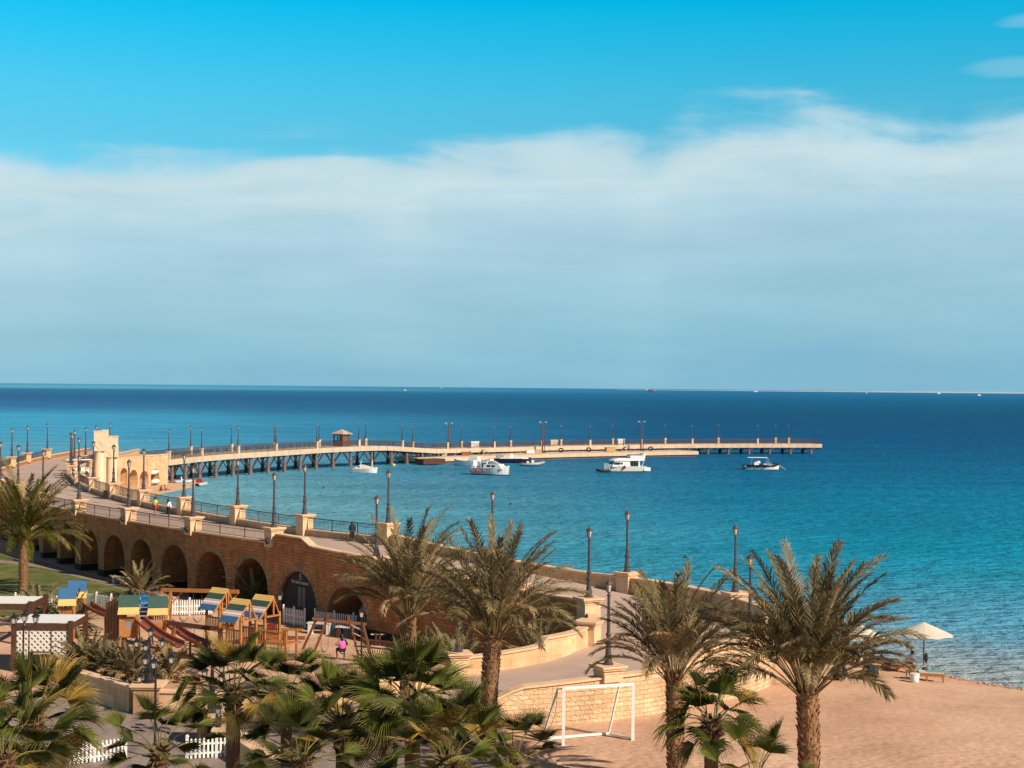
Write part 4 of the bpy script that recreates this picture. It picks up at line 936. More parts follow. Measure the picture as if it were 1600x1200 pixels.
# rib with dark tube and T-top
B3 = placed('rigid_inflatable_boat', 'navy and white speedboat with a flat sunshade moored near the pier end', 1191, 733.5, R(4), group='boats at the pier')
mb = MB(); hull(mb, 7.4, 2.5, 0.75, bowrise=0.5, draft=0.3); mb.build('hull', gel, B3, world=False)
mb = MB(); mb.tube([(-3.7, -1.2, 0.75), (0.5, -1.25, 0.85), (2.6, -0.85, 1.0), (3.6, 0, 1.12), (2.6, 0.85, 1.0), (0.5, 1.25, 0.85), (-3.7, 1.2, 0.75)], [0.15, 0.26, 0.26, 0.22, 0.26, 0.26, 0.15], 10); mb.build('side_tube', navy, B3, world=False, smooth=True)
mb = MB(); cabinbox(mb, 0.2, 2.9, 0.8, 0.8, 1.2, fr=0.8); mb.box((-1.3, 0, 1.25), (1.0, 0.9, 0.6)); mb.lathe([(0.5, 0), (0.5, .25), (0.3, 0.45)], (-0.9, 0, 1.35), 10); mb.build('console', gel, B3, world=False)
mb = MB(); mb.box((-1.1, 0, 2.55), (4.2, 1.7, 0.08)); mb.build('sunshade', whitep, B3, world=False)
mb = MB()
for sg in (-1, 1): mb.bar((1.7, sg*0.7, 1.1), (0.9, sg*0.75, 2.5), 0.3, 0.05); mb.bar((0.9, sg*.7, 1.1), (1.2, sg*.75, 2.5), 0.12, 0.05); mb.bar((-2.6, sg*.8, 0.9), (-2.4, sg*.8, 2.5), 0.05)
mb.build('arch_frame', grey, B3, world=False)
mb = MB()
for x_ in (-3.0, -1.3, 0.2): mb.tube([(x_, -1.45, 0.75), (x_, -1.45, 0.3)], 0.11, 6)
mb.build('fender', black, B3, world=False)
mb = MB(); mb.tube([(3.6, 0, 1.0), (4.6, -0.2, 0.3), (5.2, -0.3, -0.1)], 0.03, 5); mb.build('mooring_line', whitep, B3, world=False)
mb = MB(); mb.box((-4.0, 0.2, 0.7), (0.4, 0.4, 1.0)); mb.build('outboard_motor', black, B3, world=False)
# covered day boat on the left
B4 = placed('covered_dayboat', 'small white boat under a cream cover moored alone in front of the pier piles', 571, 739, R(-14), group='boats at the pier')
mb = MB(); hull(mb, 5.0, 2.0, 0.75, bowrise=0.6, draft=0.2); mb.build('hull', gel, B4, world=False)
mb = MB(); ps = [(-2.4, -0.95, 0.75), (0.9, -0.98, 0.85), (2.2, -.4, 1.0), (2.2, .4, 1.0), (0.9, 0.98, 0.85), (-2.4, 0.95, 0.75), (-0.9, 0, 1.75), (-2.0, 0, 1.0)]
mb.add(ps, [(0, 1, 6, 7), (1, 2, 6), (2, 3, 6), (3, 4, 6), (4, 5, 7, 6), (5, 0, 7)]); mb.build('cover', canvas, B4, world=False)
mb = MB(); mb.bar((-0.9, -0.7, 1.0), (-0.6, -0.7, 2.5), 0.22, 0.06); mb.bar((1.5, -0.4, 0.9), (1.5, -0.3, 2.6), 0.18, 0.08); mb.build('arch_leg', whitep, B4, world=False)
mb = MB(); mb.bar((-0.7, -0.7, 2.5), (1.5, -0.4, 2.55), 0.1); mb.build('arch_bar', navy, B4, world=False)
# white dinghy and dark hulled sailing boat and small rib at the quay
B5 = placed('white_launch', 'long white launch tied to the quay right of the left light mast, pointing away', 731, 727.5, R(158), group='boats at the pier')
mb = MB(); hull(mb, 6.6, 2.3, 1.05, bowrise=0.4); mb.box((-1.9, 0, 1.2), (1.7, 1.8, 0.5)); mb.build('hull', gel, B5, world=False); mb = MB(); cabinbox(mb, -2.6, -0.4, 0.9, 1.2, 2.0); mb.build('cabin', gel, B5, world=False)
B6 = placed('dark_hulled_boat', 'dark hulled boat with white deck tied to the quay behind the small grey rib', 801, 723.5, R(6), group='boats at the pier')
mb = MB(); hull(mb, 8.4, 2.4, 1.0, bowrise=0.3); mb.build('hull', navy, B6, world=False); mb = MB(); mb.box((0.2, 0, 1.12), (6.4, 1.7, 0.2)); mb.box((-0.3, 0, 1.6), (0.9, 0.9, 0.9)); cabinbox(mb, 0.4, 3.8, 1.0, 1.0, 1.3, fr=1.5); mb.build('deckhouse', gel, B6, world=False)
mb = MB(); mb.box((-2.9, 0, 2.0), (2.2, 1.7, 0.1)); mb.box((-2.9, 0, 1.4), (1.6, 1.3, 0.5)); mb.build('grey_awning', grey, B6, world=False)
B7 = placed('small_rib', 'small grey inflatable boat with a white console beside the quay, bow to the right', 831.5, 728.5, R(8), group='boats at the pier')
mb = MB(); mb.tube([(-2.4, -0.8, 0.4), (1.0, -0.8, 0.5), (2.5, 0, 0.85), (1.0, 0.8, 0.5), (-2.4, 0.8, 0.4)], 0.3, 8); mb.build('tube', mat('grey_tube', (0.42, 0.38, 0.35), 0.5), B7, world=False, smooth=True)
mb = MB(); mb.box((-0.3, 0, 0.35), (3.6, 1.2, 0.2)); mb.build('floor', grey, B7, world=False); mb = MB(); mb.box((0.1, 0, 0.95), (0.5, 0.6, 0.8)); mb.box((-1.0, 0, 0.85), (0.5, 0.8, 0.5)); mb.build('console', gel, B7, world=False)
# far vessels
def far(name, lab, px, py, L_, m1, kind):
    p = at(px, py, 0); t_ = thing(name, lab, 'boat' if kind != 'barge' else 'ship', (p.x, p.y, 0), R(8 if px > 1300 else -6), 'distant vessels near the horizon')
    mb = MB(); hull(mb, L_, L_*0.25, L_*(0.09 if kind == 'barge' else 0.13), bowrise=0.5, draft=0.3, tr=0.95); mb.build('hull', m1, t_, world=False)
    mb = MB()
    if kind == 'barge':
        mb.box((0, 0, L_*0.12), (L_*0.72, L_*0.2, L_*0.07)); mb.build('cargo', mat('rust_cargo', (0.22, 0.13, 0.12), 0.8), t_, world=False)
        mb = MB(); mb.box((-L_*0.43, 0, L_*0.15), (L_*0.1, L_*0.18, L_*0.16)); mb.box((L_*0.42, 0, L_*0.13), (L_*0.08, L_*0.18, L_*0.1)); mb.build('deckhouse', whitep, t_, world=False)
    else:
        cabinbox(mb, -L_*.35, L_*.3, L_*.11, L_*.12, L_*.26, fr=L_*.08); cabinbox(mb, -L_*.25, L_*.12, L_*.09, L_*.26, L_*.38, fr=L_*.06); mb.build('superstructure', whitep, t_, world=False)
        mb = MB(); mb.tube([(0, 0, L_*.38), (0, 0, L_*(.55))], L_*0.012, 5); mb.build('mast', grey, t_, world=False)
far('cargo_barge', 'long rusty cargo barge on the horizon above the middle of the pier', 1017, 611.5, 62, mat('rust_hull', (0.11, 0.07, 0.08), 0.7), 'barge')
far('day_cruiser', 'distant white tour boat, first to the right of the barge', 1181, 612.4, 32, gel, 'y')
far('day_cruiser', 'smallest distant white boat, second to the right of the barge', 1354, 614.5, 13, gel, 'y')
far('day_cruiser', 'larger distant white boat, third to the right of the barge', 1467, 615.3, 25, gel, 'y')
far('day_cruiser', 'distant white boat nearest the right edge of the picture', 1530, 618.3, 16, gel, 'y')
far('speedboat', 'tiny white speedboat far out above the left part of the pier', 633, 610.5, 11, gel, 'y')
p = at(690, 606.5, 0); sb = thing('sailing_boat', 'tiny white sail on the horizon left of the barge', 'boat', (p.x, p.y, 0), 0.3, 'distant vessels near the horizon')
mb = MB(); hull(mb, 18, 5, 1.8); mb.build('hull', gel, sb, world=False); mb = MB(); mb.add([(-5, 0, 2.5), (2, 0.1, 2.5), (2, 0, 22), (2, 0.35, 2.5)], [(0, 1, 2), (0, 2, 3)]); mb.build('sail', canvas, sb, world=False)
# ------------------------------------------------------------------ palms
def lerp3(a, b, t): return tuple(a[i]*(1-t)+b[i]*t for i in range(3))
def frond(mb, o, a, e, Lf, rng, droop, nl, col, lw=0.034, ll=0.52, petiole=0.2, twist=0.0):
    """feather frond: curved midrib with two ranks of narrow leaflets"""
    n = 12; hd = V((cos(a), sin(a), 0)); pts = [V(o)]; ds = []
    bend = rng.uniform(-0.25, 0.25)
    for i in range(n):
        t_ = (i+0.5)/n; ee = e - droop*(t_**1.7); aa = a+bend*t_*t_
        d = V((cos(aa)*cos(ee), sin(aa)*cos(ee), sin(ee))); ds.append(d); pts.append(pts[-1]+d*(Lf/n))
    ds.append(ds[-1])
    rib = lerp3(col, (0.34, 0.24, 0.09), 0.35); mb.c = rib
    mb.tube(pts, [0.024*(1-0.88*i/n)*Lf/3.6+0.003 for i in range(n+1)], 4, cap=False)
    sdir = V((-sin(a), cos(a), 0)); tw = twist
    for k in range(nl):
        t_ = petiole+(1-petiole)*(k+rng.random()*0.5)/nl; x = t_*n; i = min(int(x), n-1); f = x-i
        p = pts[i].lerp(pts[i+1], f); d = ds[i]; u = sdir.cross(d).normalized()*-1
        if u.z < 0 and e > 0: u = -u
        prof = (min(1, (t_-petiole)/0.18)*0.55+0.45)*(1-0.55*max(0, (t_-0.55)/0.45)**1.5)
        ln = ll*prof*rng.uniform(0.85, 1.12)
        for sg in (-1, 1):
            spread = R(rng.uniform(26, 58))*(1-0.40*t_)
            vup = rng.uniform(0.05, 0.45)
            dr = (d*cos(spread) + (sdir*cos(tw)+u*sin(tw))*sg*sin(spread) + u*vup*0.6).normalized()
            wv_ = dr.cross(u); 
            if wv_.length < 1e-3: continue
            wv_.normalize(); wv_ = (wv_ + u*rng.uniform(-0.6, 0.6)).normalized()*lw*0.5
            m_ = p+dr*ln*0.5; m_.z -= 0.03*ln; q = p+dr*ln; q.z -= rng.uniform(0.05, 0.42)*ln
            s_ = rng.uniform(0.62, 1.38); mb.c = (col[0]*s_, col[1]*s_, col[2]*s_)
            mb.add([p-wv_*0.5, p+wv_*0.5, m_+wv_, m_-wv_, q], [(0, 1, 2, 3), (3, 2, 4)])
def date_trunk(mb, H, r, rng, lean=(0, 0), boots=True):
    n = max(4, int(H/0.5)); pts = [(lean[0]*(i/n)**2, lean[1]*(i/n)**2, H*i/n) for i in range(n+1)]
    rad = [r*(1.15 if i == 0 else 0.9+0.12*(i/n)) for i in range(n+1)]; mb.tube(pts, rad, 10)
    if boots:
        k = 0; z = 0.25
        while z < H+0.12:
            for j in range(9):
                a = 2*pi*(j+0.5*(k % 2))/9+rng.uniform(-.12, .12); x0, y0 = lean[0]*(z/H)**2, lean[1]*(z/H)**2; rr = r*0.93
                c = V((x0+rr*cos(a), y0+rr*sin(a), z)); o_ = V((cos(a), sin(a), 0)); s_ = V((-sin(a), cos(a), 0)); w_ = rng.uniform(0.06, 0.11); h_ = rng.uniform(0.14, 0.26); ot = rng.uniform(0.04, 0.11)
                mb.add([c-s_*w_, c+s_*w_, c+s_*w_*0.45+o_*ot+V((0, 0, h_)), c-s_*w_*0.45+o_*ot+V((0, 0, h_)), c-o_*0.02+V((0, 0, h_*0.75))], [(0, 1, 2, 3), (3, 2, 4), (1, 4, 2), (0, 3, 4)])
            z += 0.15; k += 1
def date_palm(label, x, y, H, r, Lf, nf, seed, group='date palms', z0=None, lean=(0, 0), emin=-18, emax=86, tone=0.0, nl=56, name='date_palm', cat='palm tree', bundle=0.5, dead=0.08, ll=0.74, droopk=1.0, lw=0.037, green=0.0, pet=0.2):
    rng = random.Random(seed); g0 = gz(x, y) if z0 is None else z0
    t_ = thing(name, label, cat, (x, y, g0), 0, group)
    mb = MB(); date_trunk(mb, H, r, rng, lean, H > 0.6); mb.build('trunk', trunk_m, t_, world=False)
    mb = MB().tinted(); top = V((lean[0], lean[1], H))
    for k in range(nf):
        u = (k+0.5)/nf; e = R(emax+(emin-emax)*(u**0.92))+rng.uniform(-.09, .09); a = k*2.39996+rng.uniform(-.2, .2)
        base = lerp3((0.115, 0.092, 0.032), (0.33, 0.245, 0.125), rng.random()**1.3); base = lerp3(base, (0.10, 0.11, 0.03), green*0.6); base = lerp3(base, (0.24, 0.15, 0.065), max(0, u-0.78)*2.0*rng.random()); base = lerp3(base, (0.20, 0.175, 0.105), tone)
        if rng.random() < dead*u*2: base = lerp3(base, (0.50, 0.33, 0.17), 0.8)
        o = top+V((cos(a)*r*0.55, sin(a)*r*0.55, -0.25*u))
        frond(mb, o, a, e, Lf*rng.uniform(0.84, 1.06)*(1.0-0.24*u), rng, R(34+54*u+rng.uniform(-16, 16))*droopk, nl, base, ll=ll, lw=lw, petiole=pet if u < .5 else pet+.10, twist=rng.uniform(-.5, .5))
    mb.build('crown', date_leaf, t_, world=False)
    return t_
def place(px, py_top, Y, **k):
    """a palm whose trunk top is seen at the pixel, standing at distance Y"""
    p = atd(px, py_top, Y); g0 = gz(p.x, p.y); return p.x, p.y, p.z-g0
x, y, H = place(37, 840, 121); date_palm('tall date palm on the lawn at the left edge, before the dark arches', x, y, H, 0.34, 6.6, 70, 11, tone=-0.35, nl=84, droopk=1.0, emin=14, ll=.8, lw=.046, green=1.0)
x, y, H = place(638, 962, 75); date_palm('left one of the two middle date palms, standing by the playground', x, y, H, 0.38, 5.7, 54, 12, emin=44, tone=0.1, nl=84)
x, y, H = place(763, 992, 66); date_palm('right one of the two middle date palms, its shaggy trunk crossing the ramp wall', x, y, H, 0.36, 5.5, 54, 23, emin=38, tone=0.15, nl=84, lean=(0.25, 0))
x, y, H = place(1057, 1060, 60); date_palm('date palm behind the drooping fan palm, its crown overlapping the big right one', x, y, H, 0.32, 4.8, 50, 34, emin=44, pet=.26, tone=0.05, nl=84, lean=(-0.1, 0))
x, y, H = place(1268, 1080, 49); date_palm('biggest date palm, at the right, with a thick scaly trunk on the sand', x, y, H, 0.33, 5.1, 56, 77, emin=44, tone=0.1, nl=96, pet=.26, lean=(-0.15, 0))
# young palms and palm shrubs at ground level
def shrub(label, px, py, Y=None, Lf=2.2, nf=20, seed=1, tone=0.5, z0=None, H=0.35, nl=46, emin=8, wide=1):
    if Y is None: p = at(px, py, 0.4); x, y = p.x, p.y
    else: p = atd(px, py, Y); x, y = p.x, p.y
    return date_palm(label, x, y, H, 0.2, Lf, int(nf*2.1), seed, 'young palms around the playground', z0 if z0 is not None else gz(x, y), emin=emin, emax=82, tone=tone, nl=nl, name='young_palm', cat='palm shrub', ll=0.46, lw=0.045, droopk=0.9, dead=0.2)
shrub('young palm in front of the arch with the table, behind the green roofed play cabins', 218, 935, Lf=3.0, nf=20, seed=2)
shrub('young palm growing in front of the arch left of the restaurant entrance', 396, 948, Lf=3.4, nf=24, seed=3, tone=0.3)
shrub('grey brown young palm beside the gazebo corner, nearest the lawn', 62, 975, Lf=3.0, nf=26, seed=4, tone=0.6)
shrub('grey brown young palm covering the lower left of the blue roofed play cabin', 108, 990, Lf=2.9, nf=28, seed=5, tone=0.6)
shrub('greener young palm just right of the patterned gazebo panel', 135, 1060, Lf=2.5, nf=26, seed=6, tone=0.1)
shrub('grey young palm between gazebo and candelabra lamp, left one', 168, 1064, Lf=2.3, nf=26, seed=7, tone=0.55)
shrub('grey young palm immediately behind the candelabra lamp', 205, 1072, Lf=2.3, nf=28, seed=8, tone=0.4)
shrub('low green young palm at the foot of the stone pillar with the candelabra lamp', 266, 1066, Lf=1.9, nf=18, seed=9, tone=0.0)
shrub('dark young palm in the hollow between the bridge and the stepped ramp wall', 838, 1005, Y=86, Lf=3.6, nf=28, seed=10, z0=0.9, tone=0.15)
shrub('dry young palm beside the lantern post on the ramp wall', 722, 1020, Y=84, Lf=2.4, nf=20, seed=13, z0=1.0, tone=0.7)
shrub('dark young palm against the brown wall right of the wooden benches', 655, 1010, Y=92, Lf=1.9, nf=18, seed=14, z0=0.5, tone=0.2)
shrub('low dry palm shrub between the two middle palm trunks', 700, 1010, Y=90, Lf=2.6, nf=18, seed=15, z0=0.5, tone=0.6)

def fan_blade(mb, hub, f, s, n_, Rr, rng, col, nseg=42, arc=100, droop=0.35, tipc=(0.30, 0.22, 0.09)):
    st = 2*R(arc)/nseg
    for k in range(nseg):
        th = -R(arc)+(k+0.5)*st; c_, s_ = cos(th), sin(th)
        rl = Rr*(0.80+0.20*cos(th*0.75))*rng.uniform(0.93, 1.05)
        fold = -0.22*abs(s_)*Rr*0.6
        def P(r, a, lift): 
            q = hub+f*(cos(a)*r)+s*(sin(a)*r)+n_*(lift+0.42*abs(sin(a))*r-0.08*r*r/Rr); return q
        r1 = rl*0.38; h = st/2
        l1, m1, r1p = P(r1, th-h, 0), P(r1, th, 0.035*Rr), P(r1, th+h, 0)
        r2 = rl*0.70; w2 = h*0.36; dz = V((0, 0, -droop*rl*0.07*rng.uniform(0.4, 1.4)))
        l2, m2, r2p = P(r2, th-w2, 0)+dz, P(r2, th, 0.015*Rr)+dz, P(r2, th+w2, 0)+dz
        tip = P(rl, th+rng.uniform(-.04, .04), 0)+V((0, 0, -droop*rl*rng.uniform(0.08, 0.5)))
        b_ = rng.uniform(0.55, 1.4); mb.c = tuple(v_*b_ for v_ in col)
        o = len(mb.v); mb.add([hub, l1, m1, r1p], [(0, 1, 2), (0, 2, 3)])
        mb.add([l1, m1, r1p, l2, m2, r2p], [(0, 3, 4, 1), (1, 4, 5, 2)])
        mb.c = lerp3(tuple(v_*b_ for v_ in col), tipc, 0.35); mb.add([l2, m2, r2p, tip], [(0, 3, 1), (1, 3, 2)])
def fan_palm(label, x, y, ztop, r, Rr, nf, seed, z0=None, petiole=1.15, group='fan palms', emin=-30, emax=86, yellow=0.15, skirt=True, droop=0.5):
    rng = random.Random(seed); g0 = gz(x, y) if z0 is None else z0; H = ztop-g0
    t_ = thing('fan_palm', label, 'palm tree', (x, y, g0), 0, group)
    mb = MB(); n = int(H/0.12); mb.tube([(0, 0, H*i/n) for i in range(n+1)], [r*(1.0+0.05*(i % 2)+(0.25 if i < 2 else 0)) for i in range(n+1)], 12)
    z = H-0.95; k = 0
    while z < H+0.1:                                     # cut leaf bases below the crown
        for j in range(8):
            a = 2*pi*(j+.5*(k % 2))/8; c = V((r*.9*cos(a), r*.9*sin(a), z)); o_ = V((cos(a), sin(a), 0)); s_ = V((-sin(a), cos(a), 0)); ot = rng.uniform(.12, .24)
            mb.add([c-s_*.07, c+s_*.07, c+s_*.05+o_*ot+V((0, 0, .16)), c-s_*.05+o_*ot+V((0, 0, .16)), c+V((0, 0, .14))], [(0, 1, 2, 3), (3, 2, 4), (1, 4, 2), (0, 3, 4)])
        z += 0.16; k += 1
    mb.build('trunk', ftrunk_m, t_, world=False)
    mb = MB().tinted()
    for k in range(nf):
        u = (k+0.5)/nf; e = R(emax+(emin-emax)*u)+rng.uniform(-.12, .12); a = k*2.39996+rng.uniform(-.25, .25)
        col = lerp3((0.030, 0.036, 0.007), (0.145, 0.160, 0.028), rng.random()**1.5)
        if rng.random() < yellow*(0.4+u): col = lerp3(col, (0.34, 0.21, 0.045), 0.75)
        if u > 0.9: col = lerp3(col, (0.2, 0.13, 0.06), 0.5)
        Lp = petiole*rng.uniform(0.8, 1.2)*(1.15-0.25*u)
        d0 = V((cos(a)*cos(e), sin(a)*cos(e), sin(e))); e1 = e-R(22); d1 = V((cos(a)*cos(e1), sin(a)*cos(e1), sin(e1)))
        o = V((cos(a)*r*.6, sin(a)*r*.6, H-0.15*u)); m_ = o+d0*Lp*.5; h = m_+d1*Lp*.5
        mb.c = lerp3(col, (0.25, 0.22, 0.08), 0.5); mb.tube([o, m_, h], [0.028, 0.02, 0.015], 4, cap=False)
        e2 = e1-R(rng.uniform(-8, 24))+(R(14) if u < .35 else 0); f = V((cos(a)*cos(e2), sin(a)*cos(e2), sin(e2))); s_ = V((-sin(a), cos(a), 0)); ro = rng.uniform(-.5, .5)
        n_ = f.cross(s_)*-1
        if n_.z < 0: n_ = -n_
        s2 = (s_*cos(ro)+n_*sin(ro)).normalized(); n2 = (n_*cos(ro)-s_*sin(ro)).normalized()
        fan_blade(mb, h, f, s2, n2, Rr*1.12*rng.uniform(0.85, 1.1), rng, col, droop=droop*rng.uniform(0.5, 1.4))
    mb.build('crown', fan_leaf, t_, world=False); return t_
def fplace(label, px, py, Y, Rr, nf, seed, r=0.2, **k):
    p = atd(px, py, Y); fan_palm(label, p.x, p.y, p.z, r, Rr, nf, seed, **k)
fplace('big fan palm in the lower left corner, its leaves covering the gazebo foot', 52, 1128, 44, 1.08, 28, 101, r=0.22, yellow=0.25)
fplace('second fan palm in the lower left corner with yellow lower leaves, cut by the frame', 5, 1185, 40, 0.9, 16, 109, yellow=0.35)
fplace('small fan palm below the slim three lantern lamp, above the left picket fence', 250, 1172, 46, 0.78, 17, 102, r=0.16, yellow=0.12)
fplace('tall fan palm on a smooth brown trunk between the playground towers and the picket fence', 365, 1078, 52, 0.95, 26, 103, r=0.235, yellow=0.15)
fplace('fan palm crown just right of the tall smooth trunked one', 448, 1090, 55, 0.9, 22, 104, r=0.2, yellow=0.3)
fplace('fan palm left of the large central fan palm, low at the bottom edge', 535, 1128, 50, 0.95, 26, 105, yellow=0.2)
fplace('largest central fan palm at the bottom edge, rising before the middle date palm', 645, 1100, 48, 1.1, 34, 106, r=0.24, yellow=0.15)
fplace('fan palm at the bottom edge right below the largest central one', 700, 1185, 42, 0.9, 24, 107, yellow=0.2)
fplace('low fan palm at the bottom edge left of centre, in front of the stone steps', 470, 1190, 44, 0.85, 24, 110, yellow=0.15)
fplace('small fan palm at the bottom edge left of the football goal', 800, 1196, 46, 0.72, 14, 108, yellow=0.1, emin=0)
fplace('fan palm with drooping fringed leaves in front of the beach, right of the goal', 1112, 1128, 44, 0.85, 22, 111, r=0.2, yellow=0.05, droop=1.1, petiole=0.9)
fplace('fan palm tuft at the bottom edge below the drooping fan palm', 1180, 1225, 41, 0.7, 14, 112, yellow=0.1)
# ------------------------------------------------------------------ retaining walls round the playground
random.seed(21)
pl_w = thing('garden_wall', 'low sandstone garden wall with a broad pillar carrying a candelabra lamp', 'wall', (-17, 75, 0.8))
def gwall(par, pts, zt, zb=0.0, th=0.45, m=smooth_stone, cop=True, nm='wall'):
    pl = Poly([p[:2] for p in pts], zt if isinstance(zt, list) else [zt]*len(pts))
    mb = MB(); ribbon(mb, pl, 0, pl.L, zb, lambda s: pl.h(s)-0.10, th, st=2); mb.build(nm, m, par)
    if cop: mb = MB(); ribbon(mb, pl, -0.0, pl.L, lambda s: pl.h(s)-0.10, pl.h, th+0.16, off=-0.08, st=2); mb.build('coping', cap_stone, par)
    return pl
A_ = at(112, 1042, 2.25); B_ = atd(214, 1078, 75.6); C_ = atd(340, 1078, 74.9)
gwall(pl_w, [(A_.x, A_.y), (B_.x, B_.y)], [2.25, 2.2], 0.2)
D_ = (-6.4, 75.4)
gwall(pl_w, [(B_.x+0.9, B_.y-0.4), (C_.x, C_.y), (-9.2, 75.6), (-3.3, 79.2)], [2.1, 2.1, 2.15, 2.6], 0.2)
def gpillar(par, x, y, zb, cap, wdt, rz=0.0, m=smooth_stone):
    mb = MB(); mb.box((x, y, (zb+cap-.2)/2), (wdt, wdt, cap-.2-zb), rz); o = mb.build('pillar', m, par)
    mb = MB(); mb.box((x, y, cap-.15), (wdt+.2, wdt+.2, .1), rz); mb.box((x, y, cap-.05), (wdt+.34, wdt+.34, .1), rz); mb.build('cap', cap_stone, par)
gp = atd(233, 1072, 75.2); gpillar(pl_w, gp.x, gp.y, 0.3, 2.4, 1.25)
st_w = thing('stepped_wall', 'stone pillar and stepped retaining wall beside the picket fence at bottom left', 'wall', (-13, 69, 0.8))
sp_ = atd(334, 1113, 69); gpillar(st_w, sp_.x, sp_.y, 0.4, 2.3, 1.25)
q1 = atd(345, 1127, 67.6); gpillar(st_w, q1.x+0.25, q1.y, 0.4, 1.95, 0.8)
e1 = at(395, 1160, 1.85); e2 = at(560, 1230, 1.85)
gwall(st_w, [(q1.x+0.6, q1.y+.2), (e1.x, e1.y), (e2.x, e2.y)], [1.9, 1.85, 1.7], 0.2, 0.5)

# lanterns --------------------------------------------------------------
def lantern(mb_g, mb_f, c, s=1.0):
    x, y, z = c
    mb_g.lathe([(0.13*s, 0.0), (0.20*s, 0.34*s)], (x, y, z), 4, pi/4)
    mb_f.lathe([(0.05*s, -0.10*s), (0.09*s, -0.04*s), (0.14*s, -0.01*s), (0.14*s, 0.01*s)], (x, y, z), 4, pi/4)
    for j in range(4):
        a = pi/4+j*pi/2; mb_f.bar((x+.135*s*cos(a), y+.135*s*sin(a), z), (x+.21*s*cos(a), y+.21*s*sin(a), z+.34*s), 0.03*s)
    mb_f.lathe([(0.29*s, 0), (0.29*s, 0.03*s), (0.19*s, 0.12*s), (0.08*s, 0.19*s), (0.05*s, 0.24*s), (0.05*s, 0.28*s), (0.005, 0.36*s)], (x, y, z+.34*s), 4, pi/4)
def lamp_many(name, label, x, y, z0, H, heads, s=1.0, ornate=False, thick=0.06):
    t_ = thing(name, label, 'street lamp', (x, y, z0), 0)
    mp = MB()
    if ornate: mp.lathe([(.32, 0), (.32, .1), (.22, .15), (.18, .5), (.26, .6), (.14, .7), (.12, 1.2), (.18, 1.28), (.10, 1.36), (.07, H)], n=10)
    else: mp.lathe([(.14, 0), (.14, .5), (.09, .6), (thick, .7), (thick*.8, H)], n=8)
    for (dx, dy, hz) in heads:
        if abs(dx)+abs(dy) > 0.05:
            d = V((dx, dy, 0)); zb = hz-0.55*s; pts = []
            for i in range(9):
                u = i/8; pts.append((dx*u, dy*u, zb+0.42*s-0.40*s*sin(pi*min(1, u*1.15))*1.0+ (0.13*s)*max(0, (u-.8)/.2)))
            mp.tube([(dx*i/8, dy*i/8, hz-0.10*s-0.30*s*sin(pi*(i/8)**0.8)) for i in range(9)], 0.03*s, 6)
    mp.build('pole', lampk, t_, world=False)
    for h_ in heads:
        g1, f1 = MB(), MB(); lantern(g1, f1, h_, s); lf = f1.build('lantern', lampk, t_, world=False); gg = g1.build('lantern_glass', glassm, None, world=False); gg.parent = lf
    return t_
def lp(name, label, px, ptop, Y, heads, base=None, s=1.0, ornate=False):
    """heads: (dx px, top py) offsets; lantern height .70 s"""
    sc = Y/F; p = atd(px, ptop, Y); g0 = base if base is not None else gz(p.x, p.y)
    hs = []
    for hx, hy, dy in heads:
        q = atd(hx, hy, Y); hs.append((q.x-p.x, dy, q.z-g0-0.70*s))
    return lamp_many(name, label, p.x, p.y, g0, max(h[2] for h in hs if True)-0.05, hs, s, ornate)
lp('park_lamp', 'single lantern park lamp standing on the playground sand beside the girl on the swing', 565.5, 946, 88, [(565.5, 946, 0)], s=0.95)
lp('park_lamp', 'single lantern park lamp behind the striped roof, left of the restaurant arch foot', 438, 920, 97, [(438, 920, 0)], s=1.0)
lp('candelabra_lamp', 'black candelabra lamp of five lanterns standing on the stone pillar at lower left', 233, 979, 75.2, [(233, 979, 0.4), (214, 994, 0), (232, 997, -0.5), (254.5, 993, 0), (221, 1047, -.3)], base=2.4, s=0.72, ornate=True)
lp('three_lantern_lamp', 'black three lantern lamp on a slim pole, in front of the candelabra lamp', 243.5, 1022, 66, [(243.5, 1022, -0.3), (226, 1019, 0.2), (266, 1018, 0.3)], s=0.78)
lp('three_lantern_lamp', 'black three lantern lamp in front of the white roofed gazebo, far left', 37, 953, 79, [(22, 956, 0), (37, 953, 0.2), (58, 953, -0.2)], s=0.85)
lp('candelabra_lamp', 'black candelabra lamp on the stone pillar behind the tall fan palm trunk', 332, 1020, 69, [(332, 1020, 0.3), (317, 1032, 0), (347, 1032, 0), (324, 1036, -.5), (344, 1050, .4)], base=2.3, s=0.72, ornate=True)
lp('small_lantern', 'small black lantern on the low step beside the slatted bin', 341.5, 1097, 67.6, [(341.5, 1097, 0)], base=1.95, s=0.75)

